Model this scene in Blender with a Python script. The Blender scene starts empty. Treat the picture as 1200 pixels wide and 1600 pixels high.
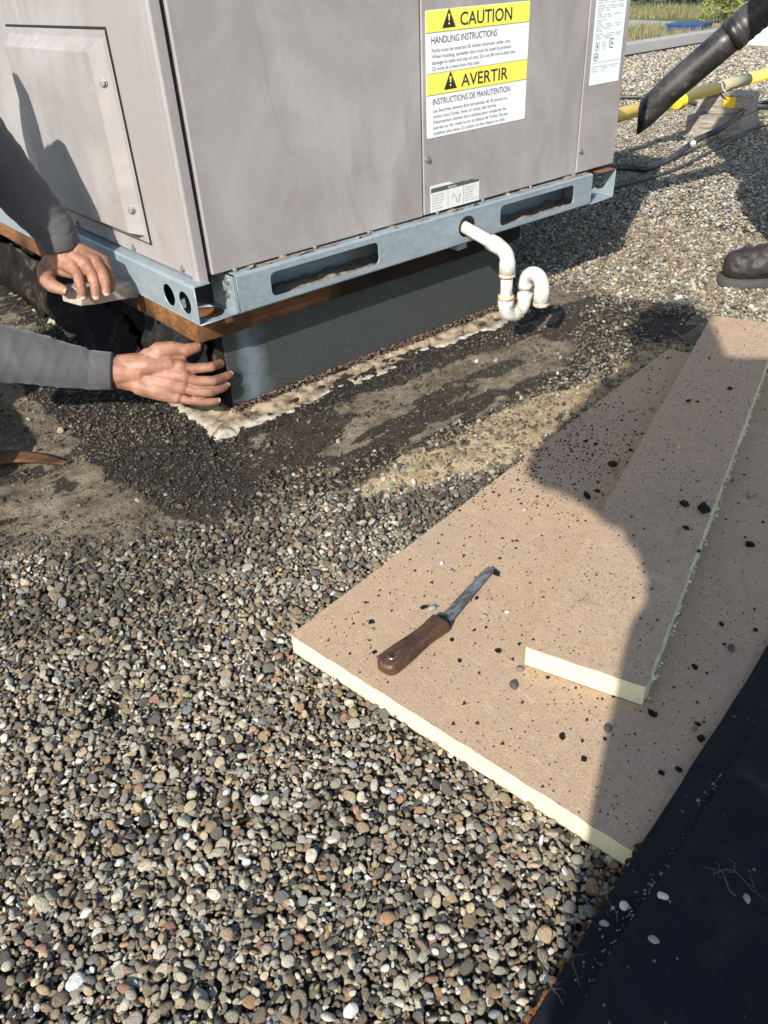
import bpy, bmesh, math, random
import numpy as np
from mathutils import Vector, Matrix, noise as mnoise
random.seed(7); rng = np.random.default_rng(11)
PI = math.pi
sc = bpy.context.scene
COL = sc.collection
# ------------------------------------------------------------------ camera
CAM = np.array([-0.5990955, -1.2494278, 0.7489401]); FPX = 1221.68
RM = np.array([[0.7614423, -0.6465331, -0.0469099], [-0.3988301, -0.4102070, -0.8201614], [0.5110188, 0.6432147, -0.5702058]])
cd = bpy.data.cameras.new('camera'); cam = bpy.data.objects.new('camera', cd); COL.objects.link(cam)
cd.sensor_fit = 'VERTICAL'; cd.sensor_height = 24; cd.lens = 24 * FPX / 1600; cd.clip_start = .02; cd.clip_end = 2000
m = Matrix.Identity(4)
for i in range(3):
    m[i][0] = RM[0][i]; m[i][1] = -RM[1][i]; m[i][2] = -RM[2][i]; m[i][3] = CAM[i]
cam.matrix_world = m
sc.camera = cam
# ------------------------------------------------------------------ sky, sun, exposure
LD = Vector((.29, .15, -.22)).normalized()          # direction the sunlight travels
w = bpy.data.worlds.new('World'); sc.world = w; w.use_nodes = True
nt = w.node_tree
sky = nt.nodes.new('ShaderNodeTexSky'); sky.sky_type = 'NISHITA'; sky.sun_disc = False
sky.sun_elevation = math.asin(-LD.z); sky.sun_rotation = math.atan2(-LD.x, -LD.y)
bg = nt.nodes['Background']; bg.inputs['Strength'].default_value = .15
nt.links.new(sky.outputs[0], bg.inputs['Color'])
sd = bpy.data.lights.new('sun', 'SUN'); sd.energy = 5.0; sd.angle = math.radians(.53); sd.color = (1, .952, .89)
sun = bpy.data.objects.new('sun', sd); COL.objects.link(sun)
sun.rotation_euler = LD.to_track_quat('-Z', 'Y').to_euler(); sun.location = (-3, -2, 4)
vs = sc.view_settings; vs.view_transform = 'Standard'; vs.look = 'None'; vs.gamma = 1; vs.exposure = .62; vs.use_curve_mapping = False

# ------------------------------------------------------------------ pixel helpers
def ray(x, y): return RM.T @ np.array([(x - 600) / FPX, (y - 800) / FPX, 1.0])
def on(x, y, ax, v):
    d = ray(x, y); return Vector(CAM + d * (v - CAM[ax]) / d[ax])
def G(x, y, z=0.): return on(x, y, 2, z)
def D(x, y, d): return Vector(CAM + ray(x, y) * d)

# ------------------------------------------------------------------ numpy noise
def vnoise(x, y, seed=0):
    xi = np.floor(x).astype(np.int64); yi = np.floor(y).astype(np.int64); fx = x - xi; fy = y - yi
    def h(a, b):
        n = (a * 374761393 + b * 668265263 + seed * 1442695041) & 0x7fffffff
        n = ((n ^ (n >> 13)) * 1274126177) & 0x7fffffff
        return ((n ^ (n >> 16)) & 0xffff) / 65535.0
    ux = fx * fx * (3 - 2 * fx); uy = fy * fy * (3 - 2 * fy)
    return (h(xi, yi) * (1 - ux) + h(xi + 1, yi) * ux) * (1 - uy) + (h(xi, yi + 1) * (1 - ux) + h(xi + 1, yi + 1) * ux) * uy
def fbm(x, y, s=1., o=4, seed=0):
    r = 0; a = .5; t = 0
    for i in range(o):
        r = r + a * vnoise(x * s, y * s, seed + i * 17); t += a; a *= .5; s *= 2.03
    return r / t
def ss(a, b, x):
    t = np.clip((x - a) / (b - a), 0, 1); return t * t * (3 - 2 * t)
def polysd(x, y, P):
    """signed distance, negative inside"""
    d = np.full(x.shape, 1e9); ins = np.zeros(x.shape, bool); n = len(P)
    for i in range(n):
        ax, ay = P[i]; bx, by = P[(i + 1) % n]
        ex, ey = bx - ax, by - ay
        t = np.clip(((x - ax) * ex + (y - ay) * ey) / (ex * ex + ey * ey), 0, 1)
        d = np.minimum(d, np.hypot(x - ax - t * ex, y - ay - t * ey))
        c = ((ay > y) != (by > y)) & (x < ex * (y - ay) / (ey if abs(ey) > 1e-12 else 1e-12) + ax)
        ins ^= c
    return np.where(ins, -d, d)

# ------------------------------------------------------------------ materials
class N:
    def __init__(s, name):
        s.m = bpy.data.materials.new(name); s.m.use_nodes = True; s.t = s.m.node_tree
        s.b = s.t.nodes['Principled BSDF']; s.c = s.t.nodes.new('ShaderNodeTexCoord')
    def n(s, ty, **kw):
        o = s.t.nodes.new('ShaderNode' + ty)
        for k, v in kw.items(): setattr(o, k, v)
        return o
    def l(s, a, b): s.t.links.new(a, b)
    def setv(s, node, **kw):
        for k, v in kw.items():
            i = node.inputs[k.replace('_', ' ')]
            if hasattr(v, 'links') or isinstance(v, bpy.types.NodeSocket): s.l(v, i)
            else: i.default_value = v
        return node
    def noise(s, scale, detail=4, rough=.6, vec=None, dist=0):
        o = s.n('TexNoise'); s.l(vec or s.c.outputs['Object'], o.inputs['Vector'])
        o.inputs['Scale'].default_value = scale; o.inputs['Detail'].default_value = detail; o.inputs['Roughness'].default_value = rough; o.inputs['Distortion'].default_value = dist
        return o.outputs['Fac']
    def map(s, scale=(1, 1, 1), rot=(0, 0, 0), src=None):
        o = s.n('Mapping'); s.l(src or s.c.outputs['Object'], o.inputs['Vector']); o.inputs['Scale'].default_value = scale; o.inputs['Rotation'].default_value = rot
        return o.outputs[0]
    def vor(s, scale, feature='F1', vec=None, out='Distance', rnd=1):
        o = s.n('TexVoronoi', feature=feature); s.l(vec or s.c.outputs['Object'], o.inputs['Vector']); o.inputs['Scale'].default_value = scale; o.inputs['Randomness'].default_value = rnd
        return o.outputs[out]
    def ramp(s, f, stops):
        o = s.n('ValToRGB'); s.l(f, o.inputs[0]); e = o.color_ramp.elements
        while len(e) < len(stops): e.new(.5)
        for i, (p, c) in enumerate(stops):
            e[i].position = p; e[i].color = (c if isinstance(c, tuple) else (c, c, c)) + (1,) if not (isinstance(c, tuple) and len(c) == 4) else c
        return o.outputs[0]
    def mix(s, f, a, b, mode='MIX'):
        o = s.n('MixRGB', blend_type=mode)
        for i, v in enumerate((f, a, b)):
            if isinstance(v, bpy.types.NodeSocket): s.l(v, o.inputs[i])
            elif isinstance(v, tuple): o.inputs[i].default_value = v + (1,)
            else: o.inputs[i].default_value = v if i == 0 else (v, v, v, 1)
        return o.outputs[0]
    def math(s, op, a, b=0.):
        o = s.n('Math', operation=op)
        for i, v in enumerate((a, b)):
            if isinstance(v, bpy.types.NodeSocket): s.l(v, o.inputs[i])
            else: o.inputs[i].default_value = v
        return o.outputs[0]
    def attr(s, name, ty='GEOMETRY', out='Fac'):
        o = s.n('Attribute', attribute_name=name, attribute_type=ty); return o.outputs[out]
    def done(s, col=None, rough=.6, metal=0., bump=None, strength=.3, dist=.002, spec=.5, **kw):
        b = s.b
        def st(k, v):
            if v is None: return
            if isinstance(v, bpy.types.NodeSocket): s.l(v, b.inputs[k])
            else: b.inputs[k].default_value = v + (1,) if isinstance(v, tuple) and len(v) == 3 and k != 'Subsurface Radius' else v
        st('Base Color', col); st('Roughness', rough); st('Metallic', metal); st('Specular IOR Level', spec)
        for k, v in kw.items(): st(k.replace('_', ' '), v)
        if bump is not None:
            o = s.n('Bump'); o.inputs['Strength'].default_value = strength; o.inputs['Distance'].default_value = dist
            s.l(bump, o.inputs['Height']); s.l(o.outputs[0], b.inputs['Normal'])
        return s.m
MT = {}
def mk(name):
    def deco(f): MT[name] = f(N(name)); return f
    return deco
@mk('paint')
def _(s):                    # weathered taupe powder coat: dust smears, scuffs
    w1 = s.noise(3.4, 6, .66, s.map((1, 1, .7), (.3, .5, .2)), 1.4); w2 = s.noise(9, 6, .7, s.map((1.4, 1.4, .5), (.2, .4, 0)), 1.2)
    sm = s.ramp(w1, [(.42, 0.), (.66, 1.)]); sc2 = s.ramp(w2, [(.52, 0.), (.72, 1.)])
    c = s.mix(sm, (.262, .242, .230), (.335, .314, .301)); c = s.mix(s.math('MULTIPLY', sc2, .5), c, (.20, .175, .165))
    dots = s.ramp(s.noise(160, 2, .5), [(.70, 0.), (.74, 1.)]); c = s.mix(s.math('MULTIPLY', dots, .35), c, (.12, .09, .07))
    scr = s.vor(7, 'DISTANCE_TO_EDGE', s.map((1, 1, .18), (.5, .3, .2)))
    scm = s.math('MULTIPLY', s.ramp(scr, [(.0, 1.), (.006, 0.)]), s.ramp(s.noise(3, 2), [(.6, 0.), (.66, 1.)]))
    c = s.mix(s.math('MULTIPLY', scm, .3), c, (.15, .12, .11))
    r = s.ramp(w2, [(.3, .42), (.7, .62)])
    return s.done(c, r, 0., s.noise(420, 2), .06, .001)
@mk('galv')
def _(s):
    v = s.vor(120, 'F1', None, 'Color'); h = s.n('SeparateColor'); s.l(v, h.inputs[0])
    st = s.noise(14, 5, .65, s.map((.4, .4, 1.5)))
    c = s.mix(h.outputs[0], (.255, .315, .345), (.31, .365, .39)); c = s.mix(s.ramp(st, [(.48, 0.), (.78, .45)]), c, (.44, .47, .475))
    d = s.ramp(s.noise(30, 5, .7), [(.60, 0.), (.74, .5)]); c = s.mix(d, c, (.20, .17, .14))
    return s.done(c, s.ramp(st, [(.3, .38), (.8, .58)]), .35, s.noise(300, 2), .05, .001)
@mk('curb_metal')
def _(s):                    # old dull galvanised sheet of the curb
    f = s.noise(330, 3, .6); g = s.noise(7, 5, .65)
    c = s.mix(s.ramp(f, [(.35, 0.), (.7, 1.)]), (.028, .033, .031), (.098, .107, .101))
    c = s.mix(s.ramp(g, [(.45, 0.), (.8, .5)]), c, (.062, .070, .068))
    sx = s.n('SeparateXYZ'); s.l(s.c.outputs['Object'], sx.inputs[0])
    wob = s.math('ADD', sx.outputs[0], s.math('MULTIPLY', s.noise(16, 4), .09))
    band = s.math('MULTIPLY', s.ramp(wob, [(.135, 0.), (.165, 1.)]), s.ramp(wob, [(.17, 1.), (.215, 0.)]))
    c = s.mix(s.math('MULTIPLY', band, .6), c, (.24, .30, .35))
    drt = s.ramp(s.noise(38, 4, .7, s.map((1, 1, 2.5))), [(.66, 0.), (.70, 1.)])
    near = s.ramp(sx.outputs[0], [(.13, 1.), (.19, 0.)])
    c = s.mix(s.math('MULTIPLY', drt, near), c, (.012, .011, .010))
    zz = s.ramp(s.math('ADD', sx.outputs[2], s.math('MULTIPLY', s.noise(60, 4), .02)), [(.03, 1.), (.045, 0.)])
    c = s.mix(s.math('MULTIPLY', zz, .8), c, (.10, .06, .032))
    return s.done(c, .5, .3, f, .08, .001)
@mk('black')
def _(s): return s.done((.012, .012, .013), .7)
@mk('wood_nailer')
def _(s):
    g = s.noise(9, 6, .7, s.map((1, 8, 10)), .8); st = s.noise(5, 4, .6)
    c = s.ramp(g, [(.3, (.085, .036, .013)), (.5, (.17, .078, .030)), (.72, (.26, .135, .060))])
    c = s.mix(s.ramp(st, [(.42, 0.), (.60, .9)]), c, (.028, .015, .009))
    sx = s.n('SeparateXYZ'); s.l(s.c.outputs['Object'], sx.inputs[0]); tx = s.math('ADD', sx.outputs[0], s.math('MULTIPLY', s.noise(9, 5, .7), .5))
    c = s.mix(s.ramp(tx, [(.42, 0.), (.62, .92)]), c, (.012, .009, .007))  # shade under the rail painted in, blacker towards the right end
    return s.done(c, .8, 0., g, .5, .003, .2)
@mk('wood_grey')
def _(s):
    g = s.noise(14, 6, .7, s.map((1.2, 14, 14)), .5)
    c = s.ramp(g, [(.3, (.17, .13, .10)), (.5, (.36, .30, .245)), (.75, (.50, .44, .37))])
    kn = s.ramp(s.vor(5, 'F1', s.map((1, 4, 4))), [(.04, 1.), (.11, 0.)]); c = s.mix(s.math('MULTIPLY', kn, .6), c, (.10, .06, .035))
    return s.done(c, .8, 0., g, .5, .003)
@mk('wood_block')
def _(s):
    g = s.noise(5, 6, .72, s.map((1, 14, 14), (0, 0, 0), s.map((1, 1, 1), (0, 0, 1.2))), .6)
    c = s.ramp(g, [(.32, (.06, .05, .042)), (.48, (.24, .205, .17)), (.7, (.42, .37, .30))])
    return s.done(c, .85, 0., g, .6, .003)
@mk('pvc')
def _(s):
    d = s.ramp(s.noise(46, 5, .7), [(.44, 0.), (.70, .9)])
    c = s.mix(d, (.54, .535, .50), (.36, .30, .20))
    c = s.mix(s.ramp(s.noise(140, 3), [(.66, 0.), (.72, .35)]), c, (.22, .18, .13))
    return s.done(c, .35, 0., s.noise(90, 3), .05, .001)
@mk('pvc_stain')
def _(s):
    d = s.noise(120, 4, .7); c = s.ramp(d, [(.36, (.66, .56, .40)), (.5, (.45, .22, .07)), (.64, (.72, .66, .55))])
    return s.done(c, .5)
@mk('facer')
def _(s):                    # kraft-like facer of the insulation board
    f = s.noise(60, 6, .75); f2 = s.noise(7, 5, .65); f3 = s.noise(420, 3, .6)
    c = s.mix(s.ramp(f, [(.3, 0.), (.7, 1.)]), (.360, .252, .154), (.450, .328, .208))
    c = s.mix(s.ramp(f2, [(.45, 0.), (.75, .55)]), c, (.32, .245, .19))
    c = s.mix(s.ramp(f3, [(.38, .55), (.56, 0.)]), c, (.22, .15, .105))
    v = s.vor(95, 'F1', s.map((1, 1, .02))); sp = s.ramp(v, [(.10, 1.), (.15, 0.)])
    sp = s.math('MULTIPLY', sp, s.ramp(s.noise(5.5, 4, .7), [(.36, 0.), (.52, 1.)]))
    c = s.mix(s.math('MULTIPLY', sp, .9), c, (.035, .026, .022))
    v2 = s.vor(210, 'F1', s.map((1, 1, .02))); sp2 = s.math('MULTIPLY', s.ramp(v2, [(.09, 1.), (.15, 0.)]), s.ramp(s.noise(9, 4, .7), [(.38, 0.), (.56, 1.)]))
    c = s.mix(s.math('MULTIPLY', sp2, .8), c, (.06, .045, .036))
    sme = s.ramp(s.noise(4.2, 6, .75, s.map((2.5, 1, 1), (0, 0, .5)), .7), [(.60, 0.), (.74, .45)]); c = s.mix(sme, c, (.10, .085, .075))
    fb = s.ramp(s.noise(90, 3, .6, s.map((1, .10, 1), (0, 0, .7)), 2.), [(.62, 0.), (.70, .35)]); c = s.mix(fb, c, (.52, .41, .31))
    return s.done(c, .85, 0., s.math('ADD', f3, s.math('MULTIPLY', s.noise(16, 4, .6), 2.5)), .4, .002, .3)
@mk('foam')
def _(s):
    f = s.noise(120, 4, .7)
    c = s.mix(s.ramp(f, [(.3, 0.), (.7, 1.)]), (.54, .50, .31), (.61, .575, .39))
    c = s.mix(s.ramp(s.noise(30, 4, .7), [(.62, 0.), (.76, .5)]), c, (.50, .40, .22))
    return s.done(c, .9, 0., f, .5, .002, .2)
@mk('facer_edge')
def _(s): return s.done(s.mix(s.noise(200, 3), (.16, .095, .06), (.36, .26, .19)), .9)
@mk('epdm')
def _(s):                    # dusty black-blue membrane
    f = s.noise(11, 6, .7, None, .5); v = s.vor(60, 'F1', s.map((1, 1, .1)))
    sp = s.math('MULTIPLY', s.ramp(v, [(.06, 1.), (.10, 0.)]), s.ramp(s.noise(18, 3), [(.42, 0.), (.52, 1.)]))
    c = s.mix(s.ramp(f, [(.50, 0.), (.72, .75)]), (.0036, .0050, .0078), (.034, .028, .022)); c = s.mix(s.math('MULTIPLY', sp, .45), c, (.30, .28, .25))
    return s.done(c, s.ramp(f, [(.3, .5), (.7, .9)]), 0., s.math('ADD', s.math('MULTIPLY', s.noise(140, 3), .4), s.math('MULTIPLY', s.noise(7, 3, .5), 3.)), .45, .004, .22)
@mk('tar')
def _(s):
    f = s.noise(40, 5, .7); c = s.mix(s.ramp(f, [(.45, 0.), (.75, 1.)]), (.008, .008, .008), (.045, .038, .031))
    return s.done(c, s.ramp(f, [(.3, .5), (.7, .9)]), 0., s.noise(110, 5, .75), .9, .006, .2)
@mk('flashing')
def _(s):                    # old asphalt flashing, brown-black
    f = s.noise(13, 6, .75, None, .5); c = s.ramp(f, [(.38, (.007, .006, .006)), (.56, (.022, .018, .015)), (.66, (.10, .080, .056))])
    return s.done(c, s.ramp(f, [(.3, .75), (.7, .95)]), 0., s.noise(60, 6, .75), 1., .012, .12)
@mk('crust')
def _(s):
    f = s.noise(45, 6, .75); wv = s.attr('white')
    tan = s.ramp(f, [(.3, (.11, .08, .05)), (.48, (.30, .235, .155)), (.7, (.40, .33, .23))])
    wh = s.ramp(f, [(.25, (.30, .255, .185)), (.5, (.47, .435, .355)), (.75, (.60, .575, .505))])
    dk = s.attr('dark'); c = s.mix(wv, tan, wh)
    c = s.mix(dk, c, s.ramp(f, [(.3, (.012, .010, .008)), (.7, (.06, .042, .026))]))
    return s.done(c, .9, 0., s.noise(160, 5, .75), .8, .004, .2)
@mk('roof')
def _(s):                    # bare roof membrane: dust, tar with bedded chips, ochre grit
    f = s.noise(26, 6, .78); st = s.noise(20, 6, .78, s.map((.4, 1.7, 1), (0, 0, -.12)), .9); g = s.noise(190, 5, .75); big = s.noise(7, 5, .7)
    vc = s.vor(240, 'F1', None, 'Color'); h = s.n('SeparateColor'); s.l(vc, h.inputs[0]); vd = s.vor(240)
    chipm = s.math('MULTIPLY', s.ramp(h.outputs[0], [(.50, 0.), (.56, 1.)]), s.ramp(vd, [(.30, 1.), (.45, 0.)]))
    chipc = s.ramp(h.outputs[1], [(.0, (.016, .014, .012)), (.5, (.085, .070, .052)), (.8, (.20, .175, .14)), (1., (.42, .39, .33))])
    soil = s.ramp(f, [(.3, (.028, .022, .016)), (.6, (.085, .066, .045)), (.8, (.14, .108, .074))])
    tan = s.ramp(s.mix(.5, f, big), [(.36, (.060, .046, .030)), (.46, (.165, .130, .085)), (.56, (.27, .222, .152)), (.68, (.37, .315, .228))])
    yel = s.ramp(f, [(.28, (.17, .12, .06)), (.42, (.40, .30, .165)), (.58, (.52, .42, .255)), (.75, (.60, .52, .36))])
    tar = s.mix(chipm, s.ramp(g, [(.3, (.007, .006, .005)), (.55, (.028, .022, .016)), (.75, (.070, .055, .039))]), chipc)
    tan = s.mix(s.math('MULTIPLY', chipm, s.ramp(big, [(.42, 0.), (.6, .6)])), tan, chipc)
    rag = s.math('SUBTRACT', s.math('ADD', s.noise(48, 6, .8), s.math('MULTIPLY', g, .8)), .9)
    def crisp(a, k=1.3): return s.ramp(s.math('ADD', a, s.math('MULTIPLY', rag, k)), [(.42, 0.), (.56, 1.)])
    soil = s.mix(s.math('MULTIPLY', chipm, .75), s.mix(s.ramp(g, [(.40, .8), (.55, 0.)]), soil, (.016, .013, .010)), chipc)
    c = s.mix(crisp(s.attr('tan')), soil, tan); c = s.mix(crisp(s.attr('yel')), c, yel)
    tm = crisp(s.math('MULTIPLY', s.attr('tar'), s.ramp(st, [(.34, .25), (.52, 1.)])), 1.6); c = s.mix(tm, c, tar)
    c = s.mix(s.ramp(g, [(.28, .7), (.42, 0.)]), c, (.018, .014, .010))
    stk = s.ramp(s.noise(30, 6, .8, s.map((.35, 2.2, 1), (0, 0, .1)), 1.2), [(.60, 0.), (.66, .85)]); c = s.mix(stk, c, (.010, .009, .008))
    hgt = s.math('ADD', s.math('ADD', g, f), s.math('MULTIPLY', chipm, .5))
    return s.done(c, s.ramp(st, [(.35, .95), (.6, .7)]), 0., hgt, 1., .009, .25)
@mk('roof_far')
def _(s):                    # the same ballast where single stones no longer show
    v = s.vor(110, 'F1', None, 'Color'); h = s.n('SeparateColor'); s.l(v, h.inputs[0])
    c = s.ramp(h.outputs[0], [(.0, (.05, .04, .03)), (.4, (.17, .145, .11)), (.8, (.30, .27, .22)), (1., (.50, .47, .41))])
    return s.done(c, .9, 0., s.vor(110), 1., .008, .2)
@mk('pebble_gravel')
def _(s):
    c = s.attr('col', 'INSTANCER', 'Color'); oi = s.n('ObjectInfo')
    f = s.noise(1.4, 6, .75); f2 = s.noise(5, 5, .8)
    c = s.mix(s.ramp(f, [(.32, .5), (.55, 0.)]), c, s.mix(.5, c, (.09, .075, .055), 'MIX'))
    c = s.mix(s.ramp(f2, [(.62, 0.), (.74, .4)]), c, (.03, .027, .024))
    c = s.mix(s.ramp(f2, [(.28, .5), (.43, 0.)]), c, (.40, .37, .31))
    return s.done(c, s.ramp(f, [(.3, .42), (.7, .75)]), 0., s.math('ADD', f2, s.noise(2.2, 3)), .6, .14, .42)
def stone(name, a, b):
    s = N(name); f = s.noise(90, 4, .7); f2 = s.noise(300, 4, .7)
    MT[name] = s.done(s.mix(s.ramp(f, [(.35, 0.), (.65, 1.)]), a, b), .65, 0., f2, .3, .001, .4)
stone('stone_grey', (.16, .15, .14), (.30, .29, .27)); stone('stone_pale', (.42, .40, .35), (.58, .56, .51))
stone('stone_brown', (.13, .09, .06), (.25, .18, .125)); stone('stone_dark', (.035, .033, .032), (.09, .085, .08)); stone('stone_tan', (.30, .22, .14), (.42, .33, .23))
@mk('skin')
def _(s):
    f = s.noise(30, 5, .65); f2 = s.noise(170, 4, .7)
    c = s.ramp(f, [(.34, (.195, .092, .056)), (.5, (.295, .148, .094)), (.68, (.36, .192, .126))])
    c = s.mix(s.ramp(s.noise(55, 4, .7), [(.52, 0.), (.70, .55)]), c, (.12, .06, .038))
    cr = s.attr('crease'); c = s.mix(s.math('MULTIPLY', cr, s.ramp(s.noise(240, 3), [(.3, .9), (.7, .35)])), c, (.20, .070, .042))
    v = s.vor(330, 'DISTANCE_TO_EDGE', s.map((1, 1, 1)))
    return s.done(c, .48, 0., s.math('ADD', f2, s.ramp(v, [(0., 0.), (.12, .5)])), .35, .0009, .4, Subsurface_Weight=.12, Subsurface_Radius=(.01, .004, .002))
@mk('nail')
def _(s): return s.done(s.mix(s.noise(60, 3), (.46, .235, .17), (.55, .33, .26)), .3)
@mk('shirt')
def _(s):
    f = s.noise(900, 2, .5); g = s.noise(12, 5, .7)
    c = s.mix(s.ramp(g, [(.4, 0.), (.7, 1.)]), (.070, .070, .072), (.094, .093, .093)); c = s.mix(s.ramp(f, [(.4, .25), (.6, 0.)]), c, (.04, .04, .042))
    return s.done(c, .9, 0., f, .2, .0008, .2, Sheen_Weight=.15)
@mk('trouser')
def _(s): return s.done(s.mix(s.noise(14, 5), (.035, .038, .05), (.06, .062, .072)), .9, 0., s.noise(500, 2), .2, .001)
@mk('hair')
def _(s): return s.done((.03, .018, .011), .6, 0., s.noise(200, 3, .6, s.map((1, 1, .1))), .6, .004)
@mk('boot_leather')
def _(s):
    f = s.noise(40, 6, .75); c = s.ramp(f, [(.40, (.012, .010, .009)), (.60, (.032, .024, .018)), (.80, (.12, .095, .072))])
    return s.done(c, .6, 0., s.noise(110, 5), .5, .002)
@mk('boot_sole')
def _(s): return s.done(s.mix(s.noise(80, 4), (.02, .02, .018), (.085, .08, .07)), .85, 0., s.noise(160, 4), .5, .002)
@mk('knife_wood')
def _(s):
    g = s.noise(30, 6, .7, s.map((1, 9, 9)), .6); p = s.noise(28, 4, .6)
    c = s.ramp(g, [(.3, (.024, .012, .007)), (.5, (.070, .034, .017)), (.72, (.125, .068, .036))]); c = s.mix(s.ramp(p, [(.5, 0.), (.7, .8)]), c, (.018, .010, .007))
    return s.done(c, s.ramp(p, [(.3, .28), (.7, .6)]), 0., g, .6, .002)
@mk('knife_steel')
def _(s):
    f = s.noise(60, 5, .7, s.map((.6, 2, 1))); d = s.ramp(f, [(.44, 0.), (.56, 1.)])
    return s.done(s.mix(d, (.46, .47, .49), (.10, .085, .07)), s.ramp(f, [(.4, .3), (.65, .7)]), s.ramp(f, [(.5, .9), (.65, .2)]), f, .15, .001)
@mk('brass')
def _(s): return s.done((.34, .25, .13), .35, .9)
@mk('yellow_pipe')
def _(s):
    f = s.noise(6, 4, .6); return s.done(s.mix(f, (.72, .46, .06), (.80, .55, .11)), .5, 0., s.noise(60, 3), .1, .002)
@mk('yellow_tape')
def _(s): return s.done((.75, .52, .03), .35)
@mk('pipe_bare')
def _(s): return s.done(s.mix(s.noise(20, 4), (.30, .26, .14), (.38, .34, .20)), .6)
@mk('hose_black')
def _(s):
    f = s.noise(9, 5, .7, None, .6); c = s.mix(s.ramp(f, [(.42, 0.), (.68, .8)]), (.014, .014, .014), (.075, .068, .058)); c = s.mix(s.ramp(s.noise(60, 4, .7, s.map((.3, 1, 1))), [(.58, 0.), (.66, .5)]), c, (.13, .12, .10))
    return s.done(c, s.ramp(f, [(.3, .3), (.7, .6)]), 0., s.noise(80, 4), .15, .002)
@mk('steel')
def _(s): return s.done((.30, .30, .29), .45, .7)
@mk('rust')
def _(s): return s.done(s.mix(s.noise(60, 4), (.10, .04, .02), (.22, .10, .05)), .85)
@mk('dust')
def _(s): return s.done(s.ramp(s.noise(70, 5, .7), [(.3, (.10, .08, .06)), (.7, (.27, .235, .19))]), .95, 0., s.noise(140, 4), .7, .004)
def label_mat(name, col):
    s = N(name)
    cr = s.vor(34, 'DISTANCE_TO_EDGE', s.map((1, 1, 1.3))); cm = s.ramp(cr, [(0., 1.), (.02, 0.)])
    cm = s.math('MULTIPLY', cm, s.ramp(s.noise(12, 3), [(.42, 0.), (.58, 1.)]))
    c = s.mix(s.math('MULTIPLY', cm, .38), col, tuple(.45 * v for v in col))
    c = s.mix(s.ramp(s.noise(20, 5), [(.55, 0.), (.8, .3)]), c, tuple(.7 * v for v in col))
    MT[name] = s.done(c, .45)
label_mat('lab_white', (.74, .75, .74)); label_mat('lab_yellow', (.76, .70, .10)); label_mat('lab_plate', (.70, .74, .72)); label_mat('lab_old', (.62, .62, .58))
MT['ink'] = N('ink').done((.018, .018, .02), .5); MT['ink_grey'] = N('ink_grey').done((.20, .20, .20), .5); MT['ink_band'] = N('ink_band').done((.075, .075, .075), .5)
MT['ink_soft'] = N('ink_soft').done((.11, .11, .12), .5)
@mk('coping')
def _(s): return s.done(s.mix(s.noise(3, 4), (.27, .25, .235), (.34, .32, .30)), .6)
@mk('white_sheet')
def _(s): return s.done(s.mix(s.noise(5, 3), (.62, .68, .76), (.74, .79, .85)), .5)
@mk('field')
def _(s):
    f = s.noise(.35, 6, .75); g = s.noise(2.5, 4, .7)
    c = s.ramp(f, [(.3, (.060, .085, .022)), (.5, (.105, .125, .040)), (.7, (.17, .155, .075))]); c = s.mix(s.ramp(g, [(.4, 0.), (.7, .6)]), c, (.05, .07, .02))
    return s.done(c, .95, 0., g, 1., .3)
@mk('road')
def _(s): return s.done(s.mix(s.noise(1.5, 5), (.24, .22, .20), (.32, .30, .28)), .9)
def leafm(name, a, b):
    s = N(name); MT[name] = s.done(s.mix(s.ramp(s.noise(1.2, 4), [(.35, 0.), (.65, 1.)]), a, b), .7, 0., None, Transmission_Weight=0.)
leafm('leaf_a', (.055, .085, .018), (.12, .15, .035)); leafm('leaf_b', (.085, .075, .045), (.15, .13, .08)); leafm('leaf_c', (.12, .15, .02), (.21, .22, .04)); leafm('weed', (.10, .11, .035), (.22, .19, .09))
@mk('bark')
def _(s): return s.done(s.mix(s.noise(8, 5), (.06, .045, .035), (.13, .10, .08)), .9)
@mk('bin_blue')
def _(s): return s.done(s.mix(s.noise(2, 4), (.010, .035, .12), (.02, .05, .16)), .5)
MT['paint_white'] = N('paint_white').done((.75, .75, .75), .5); MT['paint_red'] = N('paint_red').done((.5, .04, .05), .5)
MT['facade'] = N('facade').done((.35, .32, .29), .8)

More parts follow.
